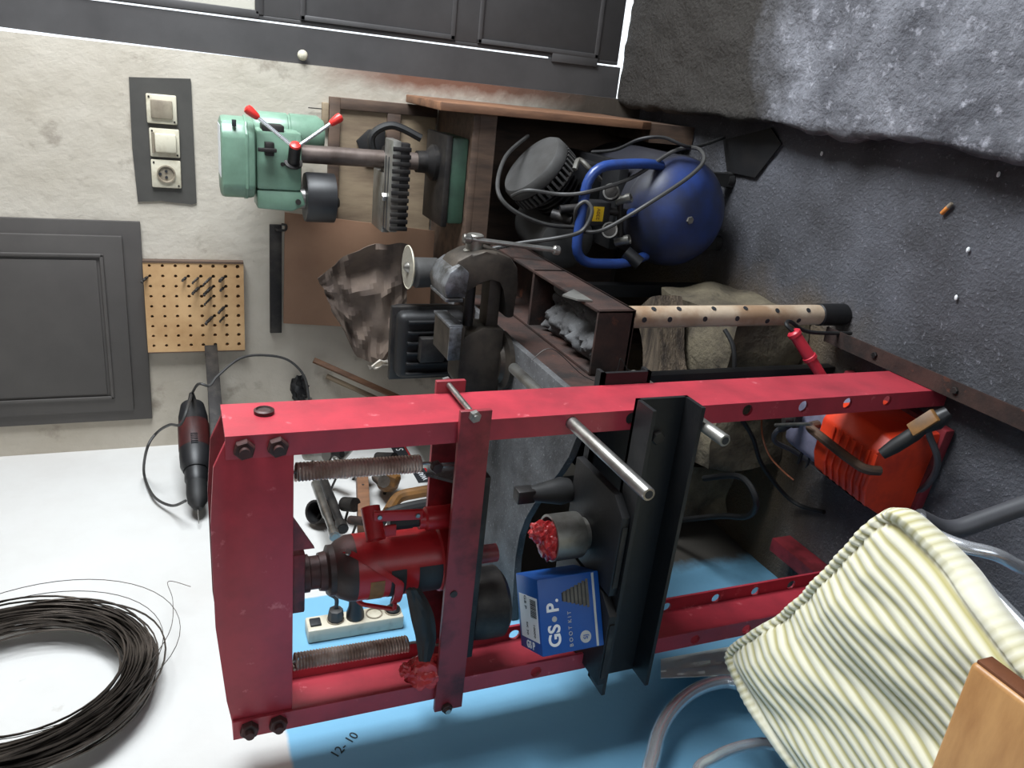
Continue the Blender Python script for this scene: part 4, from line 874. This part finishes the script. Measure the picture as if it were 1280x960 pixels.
cab1 = [PY(640, 245, 2.1), PY(660, 238, 2.05), PY(700, 243, 2.02), PY(735, 240, 1.97), PY(790, 222, 1.99), PY(840, 190, 2.01), PY(870, 185, 1.99), PY(880, 200, 1.95), PY(860, 222, 1.92), PY(810, 255, 1.9), PY(765, 282, 1.94), PY(742, 290, 1.97), PY(722, 285, 2.0), PY(720, 262, 1.98), PY(732, 252, 1.97), PY(740, 265, 1.95), PY(728, 288, 1.95), PY(700, 297, 1.95), PY(650, 304, 2.0), PY(610, 312, 2.04)]
tag(part('air_hose', B().tube(spline(cab1, 6), .0058, 8), cable), 'grey rubber cable looping over the blue compressor handle', 'cable')
cab2 = [PY(660, 170, 2.34), PY(632, 196, 2.2), PY(622, 236, 2.08), PY(640, 262, 2.04), PY(680, 280, 2.04), PY(718, 284, 2.05)]
tag(part('pump_hose', B().tube(spline(cab2, 6), .006, 8), cable), 'grey hose curving around the compressor pump shroud', 'hose')
cab3 = [PZ(905, 172, .02), PY(865, 184, 2.0), PY(830, 172, 2.02), PY(800, 174, 2.05), PY(770, 187, 2.12), PY(740, 190, 2.2)]
tag(part('mains_cable', B().tube(spline(cab3, 6), .005, 8), rubber), 'thin black cable draped over the back of the blue tank', 'cable')
# flat dark sheet lying behind the tank against the step
q = [PZ(905, 175, .004), PZ(965, 160, .004), PZ(978, 180, .004), PZ(945, 222, .004), PZ(910, 215, .004)]
tag(part('floor_sheet', B().prism(q, (0, 0, .004)), black), 'dark flat sheet lying on the floor between tank and stone step', 'sheet')
t = thing('cigarette_butt', PZ(1183, 260, 0), 'orange cigarette butt lying on the concrete floor', 'cigarette butt')
p0, p1 = PZ(1177, 267, .006), PZ(1190, 254, .006); mdl = p0.lerp(p1, .62)
part('filter', B().lathe(p0, p1 - p0, [(.0045, 0), (.005, .001), (.005, (mdl - p0).length)], 12), orangeb, t); part('stub', B().lathe(mdl, p1 - p0, [(.0048, 0), (.0052, .006), (.004, (p1 - mdl).length)], 10), ivoryd, t)
for i, a in enumerate(((1248, 218), (1210, 312), (1195, 372), (1027, 192))):
    q = PZ(*a, .004); tag(part('paper_scrap', B().blob(q, (.006, .004, .003), .4, 3, 2, i), white), 'tiny white scrap lying on the dark concrete floor', 'scrap', 'white scraps on the floor')

# ================================================================== UNDER THE BENCH: concrete block, timber, cables
def rough_block(x0, x1, y0, y1, z0, z1, amp, seed, n=14):
    b = B(); res = bmesh.ops.create_cube(b.bm, size=1); bmesh.ops.subdivide_edges(b.bm, edges=b.bm.edges[:], cuts=n, use_grid_fill=True)
    for v in b.bm.verts:
        p_ = V(((x0 + x1) / 2 + v.co.x * (x1 - x0), (y0 + y1) / 2 + v.co.y * (y1 - y0), (z0 + z1) / 2 + v.co.z * (z1 - z0)))
        d = V((nz(p_.x * 9 + seed, p_.y * 9, p_.z * 9), nz(p_.x * 9, p_.y * 9 + seed, p_.z * 9 + 5), nz(p_.x * 9, p_.y * 9, p_.z * 9 + seed))) * amp
        if v.co.z < -.45: d.z = 0
        v.co = p_ + d
    b.sharp = 60; return b
tag(part('concrete_block', rough_block(-.98, -.52, 1.62, 1.98, .002, .26, .03, 3), conc), 'rough yellowish concrete block on the floor behind the pipe leg', 'block')
rb = rough_block(-.17, .17, -.05, .05, -.045, .045, .02, 8, 10); bmesh.ops.transform(rb.bm, matrix=Matrix.Translation((-.70, 1.80, .335)) @ Matrix.Rotation(math.radians(28), 4, 'Z'), verts=rb.bm.verts)
tag(part('timber_offcut', rb, logm), 'weathered dark timber offcut lying on the concrete block', 'timber')
bl2 = rough_block(-1.25, -1.06, 1.78, 2.0, .002, .20, .04, 12); tag(part('cement_lump', bl2, conc), 'smaller rounded cement lump on the floor beside the blue wall', 'lump')
lp = [PZ(700, 560, .30), PZ(880, 598, .285), PZ(925, 596, .27), PZ(945, 625, .26), PZ(935, 645, .22), PZ(900, 645, .23), PZ(850, 650, .25), PZ(790, 655, .27)]
tag(part('welding_cable', B().tube(spline(lp[1:], 6), .0085, 8), rubber), 'thick black cable loop lying over the concrete block', 'cable')
lp = [PZ(906, 412, .30), PZ(916, 432, .29), PZ(918, 460, .285), PZ(914, 500, .28), PZ(940, 545, .20), PZ(952, 580, .14), PZ(978, 615, .05), PZ(1000, 632, .012), PZ(1030, 640, .009)]
tag(part('lead_cable', B().tube(spline(lp, 6), .006, 8), rubber), 'black lead running down past the timber towards the welder', 'cable')

# ================================================================== WELDER
P1, P2, P4 = V((-.606, 1.43, 0)), V((-.630, 1.125, 0)), V((-.80, 1.455, 0))
e1 = (P2 - P1); Lw = e1.length; e1.normalize(); e2 = V((e1.y, -e1.x, 0)); e2 = e2 if e2.x < 0 else -e2; Ww = .245
def W(a, w_, z): return P1 + e1 * a + e2 * w_ + V((0, 0, z))
t = thing('welding_machine', W(Lw / 2, Ww / 2, 0), 'orange welding machine with a grey front end behind the red press', 'welder')
def wprism(sec, a0, a1, bev=.008): return B().prism([W(a0, w_, z) for w_, z in sec], e1 * (a1 - a0), bev)
sec = [(.012, .02), (Ww - .0, .02), (Ww, .09), (Ww - .055, .185), (Ww - .10, .205), (.05, .21), (.012, .18)]
part('body', wprism(sec, .13, Lw), orange, t)
part('front_panel', wprism([(.014, .015), (Ww - .004, .015), (Ww - .004, .09), (Ww - .06, .175), (.05, .195), (.016, .17)], 0, .13, .012), wgrey, t)
lv = B()
for k in range(7):
    a = .17 + .022 * k; lv.prism([W(a, w_, z) for w_, z in ((.05, .2108), (Ww - .10, .2058), (Ww - .058, .188), (Ww - .058, .192), (Ww - .10, .2105), (.05, .2150))], e1 * .010, .001)
part('louvre', lv, orange, t)
part('base_pan', wprism([(.0, .0005), (Ww + .012, .0005), (Ww + .012, .03), (.0, .03)], -.01, Lw + .01, .003), redk, t)
sq = [(Ww + .0008, .085), (Ww - .052, .182)]
lo_, hi_ = sq
n_ = V((0, 0, 1)) * .055 + e2 * .1; n_.normalize()
part('side_label', B().prism([W(.12, *lo_) + n_ * .001, W(Lw - .02, *lo_) + n_ * .001, W(Lw - .02, *hi_) + n_ * .001, W(.12, *hi_) + n_ * .001], n_ * .001), inkd, t)
text('lettering', 'MOD', W(.2, Ww - .026, .135) + n_ * .003, -e1, (hi_[0] - lo_[0]) * e2 + V((0, 0, hi_[1] - lo_[1])), .035, inkg, t)
part('carry_handle', B().tube(bend([W(.115, .08, .20), W(.12, .08, .235), W(.25, .08, .245), W(.31, .085, .235), W(.32, .085, .20)], .02), .011, 10), M('handle_brown', c8(88, 66, 50), .6, 0, c8(60, 46, 38), 14), t)
part('gas_clamp', B().obox(W(.05, .10, .208), e1 * .012, e2 * .02, V((0, 0, .012)), .003).cyl(W(.05, .10, .21), W(.05, .10, .245), .008), darkst, t)
part('electrode_rod', B().cyl(W(.03, .125, .245), W(.15, .055, .26), .0045), steel, t)
part('front_slot', B().obox(W(.06, .19, .158), e1 * .003, e2 * .035, n_ * .006).obox(W(.085, .20, .155), e1 * .002, e2 * .022, n_ * .006), inkd, t)
part('front_cable', B().tube(spline([W(.045, .11, .21), W(.02, .15, .225), W(-.01, .20, .19), W(-.02, .24, .11), W(.0, .27, .05), W(.05, .27, .02)], 6), .0065, 8), tubeg, t)
part('connector_boot', B().lathe(W(.045, .11, .212), W(.02, .15, .225) - W(.045, .11, .212), [(.012, 0), (.012, .03), (.008, .04)], 12), rubber, t)
part('copper_lead', B().tube(spline([PZ(952, 520, .16), PZ(953, 545, .17), PZ(962, 570, .15), PZ(978, 588, .14), PZ(992, 600, .13)], 6), .0025, 6), brass, t)
# red cable coupling
p0, p1 = PY(991, 414, 1.40), PY(1027, 470, 1.355)
t = thing('cable_coupling', p1, 'red cylindrical cable coupling leaning above the orange welder', 'connector'); d = (p1 - p0); L_ = d.length
part('sleeve', B().lathe(p0, d, [(.012, 0), (.0165, .004), (.0165, .012), (.014, .014), (.0145, L_ * .55), (.017, L_ * .56), (.017, L_ * .62), (.0135, L_ * .64), (.0125, L_)], 18), plugred, t)
part('cable_tail', B().tube(spline([p0, p0 - d * .12 + V((0, .01, .0)), p0 - d * .12 + V((.0, .03, -.03)), p0 + V((-.02, .05, -.10)), V((p0.x - .03, p0.y + .06, .02))], 6), .005), rubber, t)
part('cable_tail', B().tube(spline([p1, p1 + d * .2, W(.02, .06, .19)], 5), .009), plugred, t)
part('clip', B().cyl(p1 + V((-.012, 0, .0)), p1 + V((-.02, .0, .02)), .005), steel, t)
# electrode holder on top of the welder, cable behind
a0, a1 = PZ(1102, 568, .235), PZ(1186, 515, .15)
t = thing('electrode_holder', a0, 'black electrode holder clamp resting against the orange welder', 'electrode holder')
part('grip', B().tube([a0, a0.lerp(a1, .2), a0.lerp(a1, .5), a0.lerp(a1, .62)], [.012, .016, .016, .013], 12), rubber, t)
part('jaw', B().tube([a0.lerp(a1, .6), a0.lerp(a1, .8), a1], [.012, .022, .014], 10), blackp, t); part('lever', B().obox(a0.lerp(a1, .78) + V((.0, .0, .03)), (a1 - a0) * .18, V((.008, .012, 0)), V((0, 0, .005)), .002), leather, t)
part('lead', B().tube(spline([a0.lerp(a1, .95), PZ(1160, 535, .10), PZ(1172, 575, .06), PZ(1160, 605, .03), PZ(1130, 625, .02)], 6), .0075, 8), tubeg, t)

# pale plastic sheet between the left upright and the blue wall
bs = B().sheet(lambda u, v: PX(826 + 165 * u, 848 - 8 * u - 24 * v - 22 * v * u, -1.215 - .065 * v + .012 * nz(u * 5, v * 6, 1) + .008 * nz(u * 11, v * 9, 4)), 24, 10, .0015); bs.sharp = 25
tag(part('plastic_sheet', bs, bagw), 'pale crumpled plastic sheet stuck between the left upright and blue wall', 'plastic sheet')
# loose thin wire draped from the bench across the pins
wr = [PZ(665, 450, .90), PY(690, 436, 1.5), PY(730, 470, 1.46), PY(760, 478, 1.44), PY(772, 462, 1.44), PY(776, 448, 1.44), PY(785, 462, 1.43), PY(800, 464, 1.42)]
tag(part('thin_wire', B().tube(spline(wr, 6), .0010, 5), darkst), 'thin loose steel wire curling over the pins by the upright', 'wire')

# ================================================================== CHAIR
ZS = .60
A_, B_, D_ = PZ(1112, 620, ZS), PZ(903, 812, ZS), PZ(1284, 796, ZS)
ea = B_ - A_; eb = (D_ - A_).normalized() * .46
t = chair = thing('tube_chair', (A_ + B_) / 2 - V((0, 0, ZS)), 'chrome tube chair with a cream corduroy seat cushion beside the blue wall', 'chair')
NU, NV = 176, 60; b = B(); RIBS = 27
def cpt(u, v):
    # rounded rectangle outline, slight waist along the far edge
    p_ = A_ + ea * u + eb * v
    p_ += eb * (.045 * math.sin(math.pi * u) * (1 - v)) * .9
    p_.z += .022 * nz(u * 2.4, v * 2.2, 2) + .018 * nz(u * 5 + v * 2, v * 1.6, 7) + .008 * nz(u * 11 + v * 4, v * 3, 4) - .02 * math.exp(-((u - .55) / .2) ** 2) * (1 - v)
    return p_
def rnd(u, v):       # pull the corners in
    r_ = .09
    du = max(r_ - u, u - 1 + r_, 0); dv = max(r_ * 1.1 - v, v - 1 + r_ * 1.1, 0)
    l = math.hypot(du, dv / 1.1)
    if du > 0 and dv > 0:
        m_ = max(du, dv / 1.1); k = m_ / l
        u += (du - du * k) * (1 if u < .5 else -1); v += (dv - dv * k) * (1 if v < .5 else -1)
    return u, v
lay = b.bm.verts.layers.float.new('rib'); rows = []
for side in (1, -1):
    g = []
    for i in range(NU + 1):
        r_ = []
        for j in range(NV + 1):
            u, v = i / NU, j / NV; uu, vv = rnd(u, v); p_ = cpt(uu, vv)
            ed_ = min(u * ea.length, (1 - u) * ea.length, v * .5, (1 - v) * .5)
            rim = ed_ < .026
            if rim:
                cx_ = (ed_ - .013) / .013; h = .014 + .009 * math.sqrt(max(0, 1 - cx_ * cx_)); 
                along = (v * .5 if min(u, 1 - u) * ea.length < min(v, 1 - v) * .5 else u * ea.length)
                rb_ = .5 + .5 * math.cos(2 * math.pi * along / .017)
                h *= .0 if ed_ < 1e-6 else 1
            else:
                h = .018 + .010 * min(1, (ed_ - .026) / .05); rb_ = .5 + .5 * math.cos(2 * math.pi * RIBS * u)
            q = V(p_); q.z += side * h + (.0035 * (rb_ ** .7) if side > 0 and ed_ > 1e-6 else 0) - (.003 if side > 0 and abs(ed_ - .026) < .005 else 0)
            vt = b.bm.verts.new(q); vt[lay] = min(1, rb_ * 2.0); r_.append(vt)
        g.append(r_)
    rows.append(g)
    for i in range(NU):
        for j in range(NV): b.bm.faces.new((g[i][j], g[i + 1][j], g[i + 1][j + 1], g[i][j + 1]))
b.sharp = 75
o = part('seat_cushion', b, cord, t); o['label'] = 'cream and olive corduroy seat cushion with a rolled rim'
zf = ZS - .05
ring = [cpt(u, v) - V((0, 0, .046)) for u, v in ((.06, .06), (.94, .06), (.94, .94), (.06, .94))]
part('seat_frame', B().tube(bend(ring + [ring[0]], .04), .011, 10), chrome, t)
tz_ = lambda p_, z: V((p_.x, p_.y, z))
X2 = -1.225
arc1 = [PX(*q, X2) for q in ((935, 853), (905, 852), (880, 858), (858, 870), (838, 890), (824, 915), (816, 945), (813, 975))]
part('arm_loop', B().tube(spline([(X2, 1.09, .012), (X2, 1.095, .25)] + arc1 + [(X2, .80, .835), (X2, .62, .84), (X2, .52, .80), (X2, .5, .6), (X2, .5, .012)], 8), .0155, 12), chrome, t)
arc2 = [PX(*q, X2 + .035) for q in ((985, 926), (950, 929), (920, 935), (893, 947), (872, 965))]
part('back_hoop', B().tube(spline([ring[1] + V((-.02, -.02, 0))] + arc2 + [(X2 + .035, .80, .76), (X2 + .035, .68, .77)], 8), .0115, 12), chrome, t)
part('leg', B().tube(bend([PZ(1150, 660, .545), PZ(1200, 683, .535), PZ(1245, 692, .50), PZ(1285, 716, .42), V((-.60, .60, .10)), V((-.6, .585, .012))], .05), .0105, 12), chrome, t)
part('leg', B().tube(bend([ring[0] + V((0, 0, -.002)), PZ(1185, 666, .48), PZ(1240, 646, .42), PZ(1300, 625, .36), V((-.40, .60, .05)), V((-.40, .60, .012))], .03), .0155, 14), tubeg, t)
part('cross_brace', B().tube([ring[1] + V((0, 0, .0)), (X2, 1.095, .40)], .009, 10), chrome, t)

# near table whose corner shows over the chair
ZT = .75; tc = PZ(1211, 820, ZT)
t = thing('wooden_table', (tc.x - .34, tc.y - .4, 0), 'honey-coloured wooden table with a rounded corner over the chair cushion', 'table')
tx0_, tx1_, ty0_, ty1_ = -1.27, tc.x, -.30, tc.y
part('table_top', B().box(tx0_, tx1_ - .004, ty0_, ty1_ - .004, ZT - .032, ZT, .007, None, 3), tablew, t)
part('edge_band', B().box(tx1_ - .0045, tx1_, ty0_ + .004, ty1_ - .008, ZT - .031, ZT - .005, .001), tablee, t)
for x in (tx0_ + .04, tx1_ - .06):
    for y_ in (ty0_ + .06, ty1_ - .32): part('leg', B().box(x - .02, x + .02, y_ - .02, y_ + .02, 0, ZT - .033, .003), tablew, t)
part('apron', B().box(tx0_ + .06, tx1_ - .08, ty1_ - .33, ty1_ - .31, ZT - .12, ZT - .033), tablee, t)
